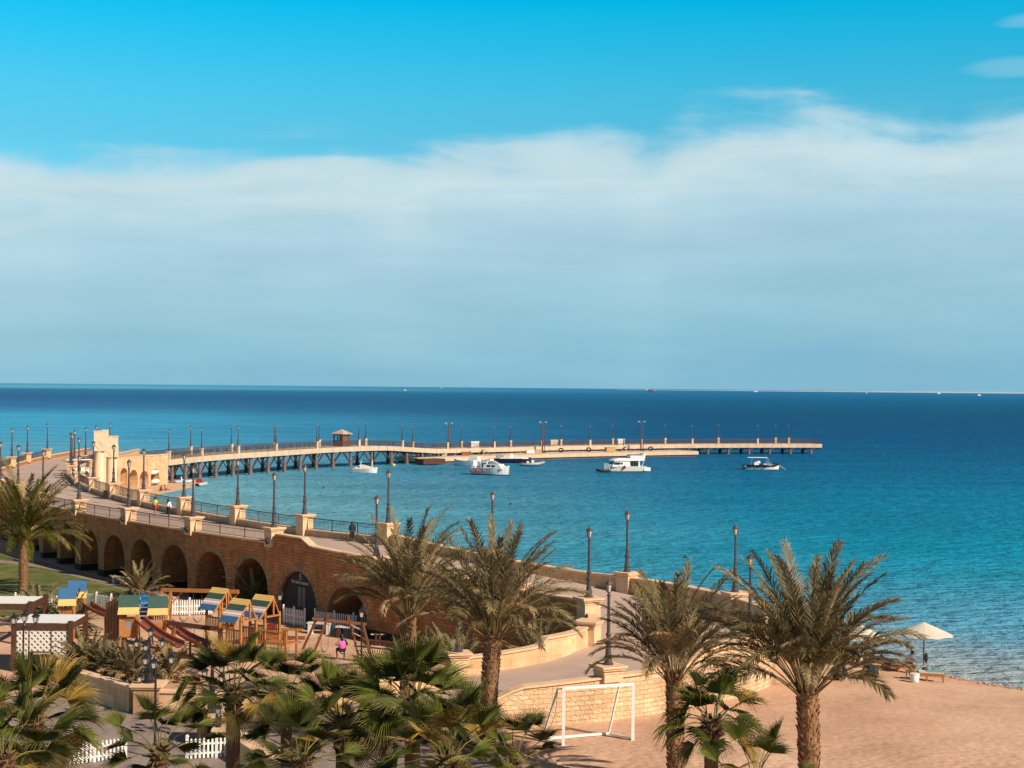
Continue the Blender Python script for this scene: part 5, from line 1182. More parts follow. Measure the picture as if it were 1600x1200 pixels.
# ------------------------------------------------------------------ picket fences
def picket(label, pts, z0=None, H=0.95, step=0.17, cols=None, w_=0.085):
    pl = Poly([(p.x, p.y) for p in pts]); zf = lambda p: (gz(p.x, p.y) if z0 is None else z0)
    a = pl.pt(0); t_ = thing('picket_fence', label, 'fence', (a.x, a.y, zf(a)), 0)
    for zz in (0.28, 0.68):
        mb = MB()
        for i in range(len(pl.p)-1): p, q = pl.p[i], pl.p[i+1]; mb.bar((p.x, p.y, zf(p)+zz), (q.x, q.y, zf(q)+zz), 0.035, 0.08)
        mb.build('rail', whitep, t_)
    mb = MB(); n = int(pl.L/step)
    for i in range(n+1):
        s = pl.L*i/n; p = pl.pt(s); nn = pl.nrm(s); rz = math.atan2(nn.y, nn.x)+pi/2; g0 = zf(p); mb.m = 0
        if cols and cols[0] <= i/n < cols[1]: mb.m = 1+int(i % 4)
        mb.box((p.x+nn.x*0.03, p.y+nn.y*.03, g0+0.08+(H-.1)/2), (w_, 0.03, H-0.1), rz); o = V((p.x+nn.x*.03, p.y+nn.y*.03, g0+H-0.02)); u = V((cos(rz), sin(rz), 0))
        mb.add([o-u*w_/2, o+u*w_/2, o+V((0, 0, .07))], [(0, 1, 2)])
    mb.build('picket_row', [whitep, MB_COL['yellow'], MB_COL['blue'], MB_COL['red'], MB_COL['blue']], t_)
    for s in frange(0, pl.L, 1.9):
        mb = MB(); p = pl.pt(s); g0 = zf(p); mb.box((p.x, p.y, g0+(H+.12)/2), (0.11, 0.11, H+.12)); mb.lathe([(.085, 0), (.085, .04), (.01, .1)], (p.x, p.y, g0+H+.12), 6); mb.build('post', whitep, t_)
    return t_
gA = lambda px, py: at(px, py, 0.38)
picket('white picket fence with coloured pickets behind the green roofed play cabins', [gA(128, 945), gA(188, 953), gA(262, 965)], cols=(0.32, 0.62))
picket('white picket fence behind the orange swing beam, in front of the arches', [gA(262, 962), gA(330, 960)], H=1.1)
picket('short white picket fence left of the restaurant entrance', [gA(443, 972), gA(476, 978)], H=1.15)
picket('white picket fence behind the swing set, before the last arch', [gA(492, 978), gA(583, 987)], H=1.15, cols=(0.72, 0.95))
picket('white picket fence at the bottom edge, left of the small fan palm', [at(96, 1203, .8), at(150, 1196, .8), at(196, 1189, .8)], H=0.9)
picket('white picket fence at the bottom edge beside the slatted bin', [at(292, 1192, .8), at(340, 1189, .8), at(384, 1187, .8)], H=0.9)
picket('distant white picket fence on the lawn left of the play cabins, half hidden by shrubs', [gA(24, 948), gA(70, 950), gA(100, 949)], H=0.9)

# ------------------------------------------------------------------ play equipment
def gable(mb, L_, run, rise, z, cols, y_off=0.0, th=0.05, x0=0.0):
    """slope of coloured slats falling from a ridge along local x at height z"""
    n = 12
    for sg in (-1,):
        for i in range(n):
            a, b_ = (i+0.08)/n, (i+0.92)/n; mb.m = cols[int(i*len(cols)/n)]
            p, q = V((x0, y_off+sg*run*a, z-rise*a)), V((x0, y_off+sg*run*b_, z-rise*b_)); nn = V((0, sg*rise, run)).normalized()*th
            ps = [p+V((-L_/2, 0, 0)), p+V((L_/2, 0, 0)), q+V((L_/2, 0, 0)), q+V((-L_/2, 0, 0))]
            mb.add([*ps, *[v_+nn for v_ in ps]], [(0, 1, 2, 3), (7, 6, 5, 4), (0, 4, 5, 1), (1, 5, 6, 2), (2, 6, 7, 3), (3, 7, 4, 0)])
RM = [MB_COL['yellow'], MB_COL['green'], MB_COL['pink'], MB_COL['blue'], whitep]
def tower(label, px, pyr, Y, rz, wx=1.3, wy=1.3, deck=1.3, cols=(0, 0, 0, 1, 1, 1, 2, 4, 2, 3, 3, 3), rise=1.25, run=1.25, wall_side=True, rails=True, base=None):
    p = atd(px, pyr, Y); g0 = gz(p.x, p.y); zr = p.z-g0; t_ = thing('play_tower', label, 'play tower', (p.x, p.y, g0), rz, 'play towers')
    ze = zr-rise+0.25
    for sx_ in (-1, 1):
        for sy_ in (-1, 1): mb = MB(); mb.box((sx_*wx/2, sy_*wy/2, ze/2), (0.13, 0.13, ze)); mb.build('post', woodm, t_, world=False)
    mb = MB(); mb.box((0, 0, deck), (wx, wy, 0.1)); mb.build('platform', woodr, t_, world=False)
    mb = MB()
    for sx_ in (-1, 1): mb.bar((sx_*(wx/2+.12), 0, zr-.05), (sx_*(wx/2+.12), -run, zr-rise-.05), .08, .12); mb.bar((sx_*(wx/2+.04), wy/2, ze-.3), (sx_*(wx/2+.04), 0.05, zr-.08), .07); mb.bar((sx_*(wx/2+.1), -wy/2, ze-.2), (sx_*(wx/2+.1), wy/2, ze-.2), .1); mb.bar((sx_*(wx/2+.1), 0, ze-.2), (sx_*(wx/2+.1), 0, zr-.1), .1)
    mb.build('gable_frame', woodm, t_, world=False)
    mb = MB(); gable(mb, wx+0.3, run, rise, zr, cols); mb.build('roof', RM, t_, world=False)
    if rails:
        mb = MB(); h = 0.75
        for sg in (-1, 1):
            mb.bar((-wx/2, sg*wy/2, deck+h), (wx/2, sg*wy/2, deck+h), .07, .09); mb.bar((-wx/2, sg*wy/2, deck+.1), (wx/2, sg*wy/2, deck+.1), .05, .08)
            for i in range(8): u = -wx/2+wx*(i+.5)/8; mb.bar((u, sg*wy/2, deck), (u, sg*wy/2, deck+h), .06, .03)
        mb.build('railing', woodm, t_, world=False)
    return t_, zr, g0
tower('leftmost of the three play towers with striped slat roofs, below the swing beam', 345, 919, 97, R(-34), wx=1.1)
tower('middle one of the three striped roof play towers, behind the fan palm leaves', 378, 936, 92, R(-34), wx=1.1)
tower('rightmost of the three striped roof play towers, next to a park lamp', 414, 930, 94, R(-34), wx=1.2)
# side deck with railing right of that tower
p = atd(430, 962, 93); pd = thing('play_deck', 'raised timber play deck with vertical bars beside the rightmost striped tower', 'play deck', (p.x, p.y, gz(p.x, p.y)), R(-24))
mb = MB(); mb.box((0, 0, 1.1), (2.4, 1.3, .1)); 
for sx_ in (-1, 1):
    for sy_ in (-1, 1): mb.box((sx_*1.15, sy_*.6, .95), (.12, .12, 1.9))
mb.build('deck', woodm, pd, world=False); mb = MB()
for i in range(15): mb.bar((-1.15+2.3*i/14, -.62, 1.1), (-1.15+2.3*i/14, -.62, 1.85), .05, .03)
mb.bar((-1.2, -.62, 1.85), (1.2, -.62, 1.85), .08); mb.build('railing', woodm, pd, world=False)
# cabins with two-coloured roofs
def cabin(label, px, pyr, Y, rz, wx, cols, window=True, deck=1.2, low=False):
    p = atd(px, pyr, Y); g0 = gz(p.x, p.y); zr = p.z-g0; t_ = thing('play_cabin', label, 'play cabin', (p.x, p.y, g0), rz, 'play cabins')
    wy = 1.3; ze = zr-0.75
    for sx_ in (-1, 1):
        for sy_ in (-1, 1): mb = MB(); mb.box((sx_*wx/2, sy_*wy/2, ze/2), (0.14, 0.14, ze)); mb.build('post', woodm, t_, world=False)
    mb = MB(); mb.box((0, 0, deck), (wx, wy, .1)); mb.box((0, -wy/2-.02, deck+.15), (wx+.1, .05, .3)); mb.build('platform', woodm, t_, world=False)
    mb = MB(); y_ = -wy/2
    if window:
        for a in ((-wx*.36, wx*.2), (wx*.36, wx*.2)): mb.box((a[0], y_, deck+.7), (a[1]*1.3, .06, 1.05))
        mb.box((0, y_+.003, deck+1.12), (wx, .06, .22)); mb.box((0, y_+.003, deck+.32), (wx, .06, .3))
        mb.box((0, -y_, deck+.6), (wx, .06, .5))
    else:
        for i in range(7): mb.box((-wx/2+wx*(i+.5)/7, y_, deck+.55), (.08, .05, 1.0))
        mb.box((0, y_, deck+1.08), (wx, .08, .1))
    mb.build('panel', woodm, t_, world=False)
    if window:
        mb = MB(); mb.box((0, y_+.04, deck+.7), (wx*.5, .03, .6)); mb.build('window_pane', mat('scratched_perspex', (0.23, 0.20, 0.20), 0.3, var=.3), t_, world=False)
    # roof: dark upper slope and pale lower fascia slope
    mb = MB(); n = 4
    prof = [(0.35, zr), (-0.35, zr-.02), (-0.95, zr-.62)] ; mir = [(-0.35+.7, zr), (0.95, zr-.62)]
    def slab(p, q, m):
        mb.m = m; a = [V((-wx/2-.1, p[0], p[1])), V((wx/2+.1, p[0], p[1])), V((wx/2+.16, q[0], q[1])), V((-wx/2-.16, q[0], q[1]))]; mb.add([*a, *[v_-V((0, 0, .06)) for v_ in a]], [(0, 1, 2, 3), (7, 6, 5, 4), (0, 4, 5, 1), (1, 5, 6, 2), (2, 6, 7, 3), (3, 7, 4, 0)])
    for i in range(3): slab((0.0-.33*i/1-.003*i, zr-.19*i), (-.33*(i+1)+.02, zr-.19*(i+1)), cols[0])
    slab((-.95, zr-.56), (-1.05, zr-1.0), cols[1]); slab((0, zr), (.95, zr-.62), cols[0]); slab((.95, zr-.56), (1.05, zr-1.0), cols[1])
    mb.build('roof', RM, t_, world=False); return t_, zr, g0
cabin('taller left play cabin with blue and yellow roof and a slide', 121, 907, 103, R(14), .95, (3, 0), window=False)
cabin('lower play cabin with blue roof, half hidden by shrubs at the left', 106, 918, 100.5, R(14), .85, (3, 0), window=False, deck=.9)
cabin('play cabin with dark green and yellow roof and a square window panel, centre left', 202, 929.5, 94.5, R(12), .98, (1, 0))
cabin('play cabin with dark green and pale yellow roof, behind the swing beam', 247, 931.5, 98, R(12), .98, (1, 0), window=False)
# vertical timber screen left of the square window cabin
p = atd(182, 935, 95); sc_o = thing('timber_screen', 'tall rustic timber screen left of the square window cabin', 'screen', (p.x, p.y, gz(p.x, p.y)), R(-30)); Hs = p.z-gz(p.x, p.y)
mb = MB()
for i in range(7): mb.box((-.75+.25*i, 0, (Hs-.3*abs(i-3)/3)/2), (.20, .07, Hs-.3*abs(i-3)/3))
mb.build('planks', woodr, sc_o, world=False); mb = MB(); mb.box((0, .07, 1.2), (1.8, .07, .12)); mb.box((0, .07, 2.6), (1.8, .07, .12)); mb.build('rail', woodd, sc_o, world=False)
# blue climbing panel between the green cabins
p = atd(224, 932, 99); cb = thing('climbing_net_panel', 'bright blue sloping climbing panel between the two green roofed cabins', 'climbing panel', (p.x, p.y, gz(p.x, p.y)), 0)
mb = MB(); zt = p.z-gz(p.x, p.y)
for i in range(6): mb.bar((-.45+.08*i, -.12*i, zt-.26*i), (.35+.08*i, -.12*i, zt-.26*i), .05, .2)
mb.build('panel', mat('bright_blue', (0.01, 0.19, 0.48), .5), cb, world=False); mb = MB(); mb.bar((-.45, 0, zt), (.05, -.9, .0), .08); mb.bar((.35, 0, zt), (.85, -.9, 0), .08); mb.build('frame', woodm, cb, world=False)
# slides: brown tubes cut open
def slide(label, a, b_, r=0.33):
    t_ = thing('slide', label, 'slide', (b_.x, b_.y, gz(b_.x, b_.y)), 0, 'brown slides')
    mb = MB(); d = (b_-a).normalized(); s_ = d.cross(V((0, 0, 1))).normalized(); u = s_.cross(d); n = 12; k = 10; ps = []
    for i in range(n+1):
        t_u = i/n; c = a.lerp(b_, t_u) - V((0, 0, 0.18*sin(pi*t_u)))
        for rr in (r, r-.04):
            for j in range(k+1): th = pi+pi*j/k; ps.append(c+s_*(rr*cos(th))+u*(rr*sin(th)*1.0+.1))
    m_ = 2*(k+1); fs = []
    for i in range(n):
        for j in range(k): fs.append((i*m_+j, i*m_+j+1, (i+1)*m_+j+1, (i+1)*m_+j)); fs.append((i*m_+k+1+j, (i+1)*m_+k+1+j, (i+1)*m_+k+2+j, i*m_+k+2+j))
        for j in (0, k): fs.append((i*m_+j, (i+1)*m_+j, (i+1)*m_+k+1+j, i*m_+k+1+j))
    mb.add(ps, fs); mb.build('chute', slidem, t_)
    mb = MB()
    for sg in (-1, 1): mb.tube([a.lerp(b_, i/6)-V((0, 0, .18*sin(pi*i/6)))+s_*sg*(r)+u*.12 for i in range(7)], .05, 6)
    mb.build('edge_rim', mat('red_brown_rim', (.38, .10, .06), .5), t_)
    mb = MB(); c = a.lerp(b_, .6); mb.bar((c.x, c.y, gz(c.x, c.y)-.1), (c.x, c.y, c.z-.35), .12); mb.build('support', woodd, t_)
slide('long brown slide running down from the blue and yellow cabin towards the timber screen', atd(135, 943, 102.5), atd(186, 963, 97.0))
slide('long brown slide running down right from the square window cabin', atd(217, 967, 94.3), atd(280, 1006, 90.5), .36)
slide('second brown slide behind the first, ending beside the dark swing frame', atd(262, 972, 96.5), atd(322, 1006, 92.5), .34)
# swings -----------------------------------------------------------------
def ropeswing(par, a, b_, seat_z, m=steel, arc=True, nm='swing_seat'):
    """a, b: top points; U shaped belt"""
    mb = MB(); c = (a+b_)/2; n = 8; w_ = (b_-a); pts = [a]
    for i in range(n+1): u = i/n; q = a.lerp(b_, u); pts.append(V((q.x, q.y, seat_z+0.28-0.28*sin(pi*u))))
    pts.append(b_); mb.tube(pts[:2]+pts[1:2], .018, 4); mb.tube([pts[0], pts[1]], .016, 4); mb.tube([pts[-2], pts[-1]], .016, 4); mb.build('rope', m, par)
    mb = MB(); P_ = pts[1:-1]; s_ = V((0, .09, 0)); mb.sheet([tuple(q-s_) for q in P_], [tuple(q+s_) for q in P_], .03); mb.build(nm, rubber, par)
a, b_ = atd(252, 921.5, 105), atd(373, 924.5, 103.5); g0 = .38
sw = thing('swing_frame', 'orange timber beam swing standing in front of the white picket fence and dark arches', 'swing', ((a.x+b_.x)/2, (a.y+b_.y)/2, g0), 0)
mb = MB(); mb.bar(a, b_, .16, .24); mb.build('beam', woodm, sw)
for u, sg in ((.13, -1), (.85, 1)):
    c = a.lerp(b_, u); mb = MB(); mb.bar((c.x, c.y, c.z-.1), (c.x-.25*sg*-1, c.y-.9, g0), .16); mb.bar((c.x, c.y, c.z-.1), (c.x+.25*sg, c.y+.9, g0), .16); mb.bar((c.x+.05, c.y, c.z-.9), (c.x+.75, c.y, c.z-.12), .1); mb.bar((c.x, c.y, c.z-.9), (c.x-.7, c.y, c.z-.12), .1); mb.build('leg', woodm, sw)
for u in (.24, .42): ropeswing(sw, a.lerp(b_, u-.0)+V((0, 0, -.12)), a.lerp(b_, u+.11)+V((0, 0, -.12)), g0+.5)
a, b_ = atd(258, 972.5, 94.5), atd(332, 982, 93.8); g0 = .4
sw = thing('swing_frame', 'dark stained timber swing frame in front of the brown slides', 'swing', ((a.x+b_.x)/2, a.y, g0), 0)
mb = MB(); mb.bar(a, b_, .18, .26); mb.build('beam', woodd, sw)
for (tx, ty), (fx, fy), dY in (((274, 975), (262, 1024), -.6), ((260, 972), (244, 1012), .9), ((322, 981), (334, 1024), -.6)):
    q, r_ = atd(tx, ty, 94.4), atd(fx, fy, 94.4+dY); mb = MB(); mb.bar(q, V((r_.x, r_.y, g0-.05)), .18); mb.build('leg', woodr, sw)
for u in (.22, .62): ropeswing(sw, a.lerp(b_, u)+V((0, 0, -.1)), a.lerp(b_, u+.2)+V((0, 0, -.1)), g0+.5)
# right swing with ladder ends and the girl
Yg = 93.2; g0 = gz(-10, Yg)
def fp(px, py, Y=Yg): q = atd(px, py, Y); return V((q.x, q.y, max(q.z, g0-.02)))
sw = thing('swing_frame', 'timber swing set with climbing ladder ends where the girl in pink sits', 'swing', (fp(530, 1030).x, Yg, g0), 0)
mb = MB(); mb.bar(fp(488, 966.5), fp(573, 975.5), .14, .16); mb.build('beam', woodr, sw)
def ladder(tops, feet, ny, nm='ladder_end'):
    mb = MB()
    for q, r_ in zip(tops, feet): mb.bar(q, r_, .11, .13)
    o_ = mb.build(nm, woodr, sw); mb = MB()
    for i in range(1, 5): u = i/5.0*.98+.02; mb.bar(tops[0].lerp(feet[0], u), tops[1].lerp(feet[1], u), .06, .05)
    mb.bar(feet[0]+V((-.1, 0, .03)), feet[1]+V((.5, 0, .03)), .1, .06); mb.build('rung', pale_stone, sw)
ladder([fp(497, 962), fp(514, 961, 93.0)], [fp(472, 1017, 93.6), fp(491, 1019, 93.2)], 1)
ladder([fp(544, 962), fp(567, 976, 92.4)], [fp(561, 1027, 93.1), fp(582, 1033, 92.2)], 1)
for xa, xb, sz in ((502, 513, g0+.52),): ropeswing(sw, fp(xa, 969), fp(xb, 970), sz)
ga, gb = fp(529, 971.5), fp(541, 973); ropeswing(sw, ga, gb, g0+.42)
# benches and tables
def bench(label, px, py, rz, L_=1.7, m=gel, Y=None, back=False, nm='bench', mleg=None):
    p = at(px, py, .4); t_ = thing(nm, label, 'bench', (p.x, p.y, gz(p.x, p.y)), rz)
    mb = MB(); mb.box((0, 0, .74 if nm == 'table' else .46), (L_, .55, .08)); mb.build('seat' if nm == 'bench' else 'table_top', m, t_, world=False)
    for sg in (-1, 1): mb = MB(); mb.box((sg*L_*.38, 0, .35 if nm == 'table' else .21), (.28, .5, .70 if nm == 'table' else .42)); mb.build('leg', mleg or m, t_, world=False)
    return t_
bench('white stone bench behind the swing, left one, in front of the picket fence', 500, 988, R(-12), nm='table', m=gel)
bench('white stone bench behind the girl on the swing, right one', 545, 994, R(-14), nm='table', m=gel, mleg=woodd)
bench('long timber bench beside the trunk of the left middle palm', 600, 1012, R(-28), 3.4, woodd)
p = at(590, 1006, .4); t_ = thing('timber_posts', 'pair of short timber bollards joined by a rail, left of the long timber bench', 'posts', (p.x, p.y, gz(p.x, p.y)), 0)
mb = MB(); mb.box((-.1, 0, .4), (.12, .12, .8)); mb.build('post', woodd, t_, world=False); mb = MB(); mb.box((.14, 0, .4), (.12, .12, .8)); mb.build('post', woodd, t_, world=False); mb = MB(); mb.box((0, .05, .72), (.9, .06, .06)); mb.build('rail', pale_stone, t_, world=False)
p = at(445, 1000, .4); t_ = thing('seesaw', 'low orange timber beams of a play seesaw right of the striped towers', 'seesaw', (p.x, p.y, gz(p.x, p.y)), R(-6))
mb = MB(); mb.box((0, 0, .75), (2.4, .25, .12)); mb.build('plank', woodm, t_, world=False); mb = MB(); mb.box((0, -.5, .3), (2.9, .22, .2)); mb.box((0, 0, .35), (.3, .3, .7)); mb.build('base', woodr, t_, world=False)
mb = MB(); mb.box((-.8, -.2, .95), (.5, .4, .3)); mb.build('seat', MB_COL['red'], t_, world=False)
p = at(187, 914, .4); bench('grey table standing in front of the sixth arch on the path', 187, 913, R(-40), 1.5, mat('pale_grey_table', (.42, .38, .36), .6), nm='table')
bench('white cushioned bench inside the mouth of the arch left of the restaurant', 262, 940, R(-40), 2.0, mat('pale_grey_table', (.42, .38, .36), .6))

# ------------------------------------------------------------------ gazebos
def gazebo(label, pl_, pr_, Y, depth, zt, rz, roof_white=True, panel=True):
    a, b_ = atd(*pl_, Y), atd(*pr_, Y); g0 = gz(a.x, a.y); w_ = (b_-a).length; t_ = thing('gazebo', label, 'gazebo', (a.x, a.y, g0), rz); H = a.z-g0
    for x_ in (0, w_):
        for y_ in (0, depth): mb = MB(); mb.box((x_, y_, (H+.12)/2), (.26, .26, H+.12)); mb.build('post', woodd, t_, world=False)
    mb = MB(); mb.box((w_/2, 0, H-.22), (w_-.26, .16, .36)); mb.box((w_/2, depth, H-.22), (w_-.26, .16, .36)); mb.box((0, depth/2, H-.22), (.16, depth-.26, .36)); mb.box((w_, depth/2, H-.22), (.16, depth-.26, .36)); mb.build('roof_beam', woodd, t_, world=False)
    mb = MB()
    if roof_white:
        for i in range(5): mb.box((w_*(i+.5)/5, depth/2, H-.0+.004*(i % 2)), (w_/5-.012, depth-.3, .06))
    else:
        for i in range(7): mb.box((w_/2, depth*(i+.5)/7, H-.02), (w_-.3, depth/7*.55, .06))
    mb.build('roof_slats', whitep, t_, world=False)
    if panel:
        # pierced arabesque panels
        pm = bpy.data.materials.get('pierced_panel') or bpy.data.materials.new('pierced_panel'); pm.use_nodes = True; t = pm.node_tree
        if len(t.nodes) < 4:
            bb = t.nodes['Principled BSDF']; bb.inputs['Roughness'].default_value = .6; co = N(t, 'ShaderNodeTexCoord'); s3 = N(t, 'ShaderNodeSeparateXYZ'); L(t, co.outputs['Object'], s3.inputs[0])
            def wv2(o1, k): return M2(t, 'SINE', M2(t, 'MULTIPLY', o1, k))
            sxx = M2(t, 'ADD', s3.outputs[0], s3.outputs[1]); K_ = pi/.34
            d1 = M2(t, 'ABSOLUTE', wv2(M2(t, 'ADD', sxx, s3.outputs[2]), K_)); d2 = M2(t, 'ABSOLUTE', wv2(M2(t, 'SUBTRACT', sxx, s3.outputs[2]), K_)); d3 = M2(t, 'MULTIPLY', wv2(sxx, K_*2), wv2(s3.outputs[2], K_*2))
            mn = M2(t, 'MINIMUM', d1, d2); hole = M2(t, 'GREATER_THAN', M2(t, 'ADD', mn, M2(t, 'MULTIPLY', d3, .35)), .78)
            L(t, mixc(t, hole, (.72, .66, .58), (.07, .05, .045)), bb.inputs['Base Color'])
        xs_ = [.13, w_*.27, w_*.66, w_-.13]
        for i in range(3):
            mb = MB(); x0, x1 = xs_[i]+.03, xs_[i+1]-.03; zb = .25 if i != 1 else 1.15; mb.box(((x0+x1)/2, 0, (zb+H-.42)/2), (x1-x0, .04, H-.42-zb)); mb.build('pierced_panel', pm, t_, world=False)
            if i: mb = MB(); mb.box((xs_[i], 0, (H-.4)/2), (.06, .08, H-.4)); mb.build('mullion', woodd, t_, world=False)
        mb = MB(); mb.box((w_*.465, 0, 1.1), (w_*.38, .07, .07)); mb.build('crossbar', woodd, t_, world=False)
        mb = MB(); mb.box((-.02, depth/2, H*.45), (.04, depth-.4, H*.7)); mb.build('pierced_panel', pm, t_, world=False)
    return t_
gazebo('brown gazebo with white roof and white pierced screens at the left', (22, 973), (110, 969), 88.5, 3.3, 0, R(1))
gazebo('brown pergola with white roof slats behind the gazebo, cut by the left edge', (-52, 942), (47, 940), 97, 3.3, 0, R(1), roof_white=False, panel=False)
# ------------------------------------------------------------------ football goal
def gp_(px, py): q = at(px, py, 1.25); return V((q.x, q.y, gz(q.x, q.y)))
fl, fr_, bl, br_ = gp_(880, 1168), gp_(988.5, 1160), gp_(847.5, 1160), gp_(951, 1151)
ax = (fr_-fl).normalized(); wd_ = (fr_-fl).length; Hg = (1168-1079)*fl.y/F
nb_ = V((-ax.y, ax.x, 0)); fr_ = fl+ax*wd_
goal = thing('football_goal', 'white football goal without net standing on the sand before the rough stone wall', 'football goal', (fl.x, fl.y, fl.z))
z1 = V((0, 0, Hg)); 
for a in (fl, fr_): mb = MB(); mb.bar(a-V((0, 0, .05)), a+z1+V((0, 0, .05)), .14); mb.build('post', whitep, goal)
mb = MB(); mb.bar(fl+z1+ax*.06, fr_+z1-ax*.06, .12, .12); mb.build('crossbar', whitep, goal)
z2 = V((0, 0, Hg-.04))
tl = fl+nb_*.0+(bl-fl)*.28+z1*.97; tr_ = fr_+(br_-fr_)*.55+z1*.97
for a, tp, bk in ((fl, tl, bl), (fr_, tr_, br_)):
    mb = MB(); mb.bar(a+z2, tp, .05); mb.build('stay', whitep, goal); mb = MB(); mb.bar(tp, bk+V((0, 0, .05)), .07); mb.build('back_post', whitep, goal); mb = MB(); mb.bar(a+V((0, 0, .05)), bk+V((0, 0, .05)), .05); mb.build('base_rail', whitep, goal)
mb = MB(); mb.bar(bl+V((0, 0, .06)), br_+V((0, 0, .06)), .10); mb.build('ground_bar', whitep, goal)
mb = MB(); mb.tube([tl, tl.lerp(bl, .5)+V((.22, -.1, 0)), bl+V((.15, 0, .05))], .012, 4); mb.build('loose_cord', rubber, goal)

# ------------------------------------------------------------------ beach furniture
def bp_(px, py, z=.35):
    for _ in range(4): q = at(px, py, z); z = gz(q.x, q.y)
    return V((q.x, q.y, z))
def umbrella(label, px, py, H=3.1, R_=1.72, rz=0.2, tilt=0.0, Yd=None):
    p = bp_(px, py); t_ = thing('beach_umbrella', label, 'umbrella', tuple(p), rz, 'beach umbrellas')
    mb = MB(); mb.tube([(0, 0, -.1), (0, 0, H-.1)], .045, 8); mb.build('pole', mat('umbrella_pole', (.22, .13, .09), .6), t_, world=False)
    mb = MB(); mb.tube([(0, 0, 0), (0, 0, .55)], .10, 8); mb.build('base_tube', whitep, t_, world=False)
    mb = MB(); n = 8; prof = [(0.03, H+.02), (R_*.5, H-.33), (R_, H-.72)]; ps = []
    for r_, z_ in prof:
        for j in range(n*2):
            a = 2*pi*j/(2*n); k = 1.0 if j % 2 == 0 else .94; ps.append((r_*k*cos(a), r_*k*sin(a), z_-(0 if j % 2 == 0 else -.03)*r_))
    m_ = 2*n; mb.add(ps, [(i*m_+j, i*m_+(j+1) % m_, (i+1)*m_+(j+1) % m_, (i+1)*m_+j) for i in range(2) for j in range(m_)]+[tuple(range(m_))]); mb.build('canopy', canvas, t_, world=False)
    for j in range(n):
        a = 2*pi*j/n; mb = MB(); mb.bar((0, 0, H-.9), (R_*.55*cos(a), R_*.55*sin(a), H-.40), .02); mb.bar((0.03, 0, H-.03), (R_*cos(a), R_*sin(a), H-.75), .018); mb.build('rib', woodd, t_, world=False)
    t_['tilt'] = 0; return t_
u1 = umbrella('open cream beach umbrella standing at the water edge beside the seated man', 1443, 1056)
u2 = umbrella('second cream beach umbrella, mostly hidden behind the biggest date palm', 1346, 1043, H=2.45, R_=1.45)
del u1['tilt'], u2['tilt']
def sunbed(label, px, py, rz, towel=None, raised=True, L_=1.95):
    p = bp_(px, py); t_ = thing('sunbed', label, 'sunbed', tuple(p), rz, 'timber sunbeds along the shore')
    mb = MB()
    for sg in (-1, 1): mb.bar((-L_/2, sg*.33, .36), (L_/2, sg*.33, .36), .07, .12)
    for i in range(11): x_ = -L_/2+L_*(i+.5)/11; mb.box((x_, 0, .43), (.12, .66, .025))
    mb.build('frame', woodm, t_, world=False)
    for x_ in (-L_/2+.1, .0, L_/2-.1):
        for sg in (-1, 1): mb = MB(); mb.box((x_, sg*.33, .15), (.09, .07, .32)); mb.build('leg', woodm, t_, world=False)
    mb = MB(); mb.box((.25, 0, .50), (L_-.6, .62, .09)); mb.build('mattress', canvas, t_, world=False)
    if raised: mb = MB(); mb.add([(-L_/2+.5, -.31, .46), (-L_/2+.5, .31, .46), (-L_/2-.05, .31, .95), (-L_/2-.05, -.31, .95), (-L_/2+.44, -.31, .40), (-L_/2+.44, .31, .40), (-L_/2-.11, .31, .90), (-L_/2-.11, -.31, .90)], [(0, 1, 2, 3), (7, 6, 5, 4), (0, 4, 5, 1), (1, 5, 6, 2), (2, 6, 7, 3), (3, 7, 4, 0)]); mb.build('backrest', woodr, t_, world=False)
    return t_
sb1 = sunbed('timber sunbed with white mattress and green towel, nearest the open umbrella', 1448, 1064, R(-14), raised=False)
t = mat('teal_towel_cloth', (0.02, .22, .24), .9, var=.08)
mb = MB(); l_ = sb1.location; 
mb.box((.45, 0, .555), (1.0, .5, .02)); tw = mb.build('towel', mat('green_towel', (.10, .30, .24), .9), None, world=False); tw.location = l_; tw.rotation_euler.z = R(-14); tw.location.z += .0; tag(tw, 'pale green towel spread on the sunbed nearest the open umbrella', 'towel')
sb2 = sunbed('timber sunbed where the man sits, its back raised under a teal towel', 1404, 1050, R(-14))
mb = MB(); mb.add([(-.52, -.34, .52), (-.52, .34, .52), (-1.02, .34, 1.0), (-1.02, -.34, 1.0), (-.1, -.34, .56), (-.1, .34, .56), (-1.1, .35, .6), (-1.1, -.35, .6)], [(0, 1, 2, 3), (0, 4, 5, 1), (3, 2, 6, 7)]); tw = mb.build('towel', t, None, world=False); tw.location = sb2.location; tw.rotation_euler.z = R(-14); tag(tw, 'teal towel hung over the raised back of the sunbed behind the man', 'towel')
for i, (px, py) in enumerate([(1378, 1043.5), (1357, 1039), (1338, 1036), (1318, 1033), (1296, 1030.5)]):
    sunbed('timber sunbed in the row by the water, %s one left of the seated man' % ORD[i], px, py, R(-14), raised=i % 2 == 0)
p = bp_(1422, 1062); t_ = thing('side_table', 'small dark timber side table beside the white bucket', 'table', tuple(p), R(-14))
mb = MB(); mb.box((0, 0, .5), (.5, .5, .05)); mb.build('table_top', woodr, t_, world=False)
for a in (-1, 1):
    for b_ in (-1, 1): mb = MB(); mb.box((a*.2, b_*.2, .24), (.06, .06, .48)); mb.build('leg', woodr, t_, world=False)
p = bp_(1429, 1067); t_ = thing('bucket', 'white plastic bucket on the sand in front of the sunbeds', 'bucket', tuple(p))
mb = MB(); mb.lathe([(.20, 0), (.24, .1), (.26, .45), (.24, .50)], n=16); mb.build('body', whitep, t_, world=False, smooth=True); mb = MB(); mb.lathe([(.27, .45), (.27, .52), (.2, .54)], n=16); mb.build('lid', gel, t_, world=False)
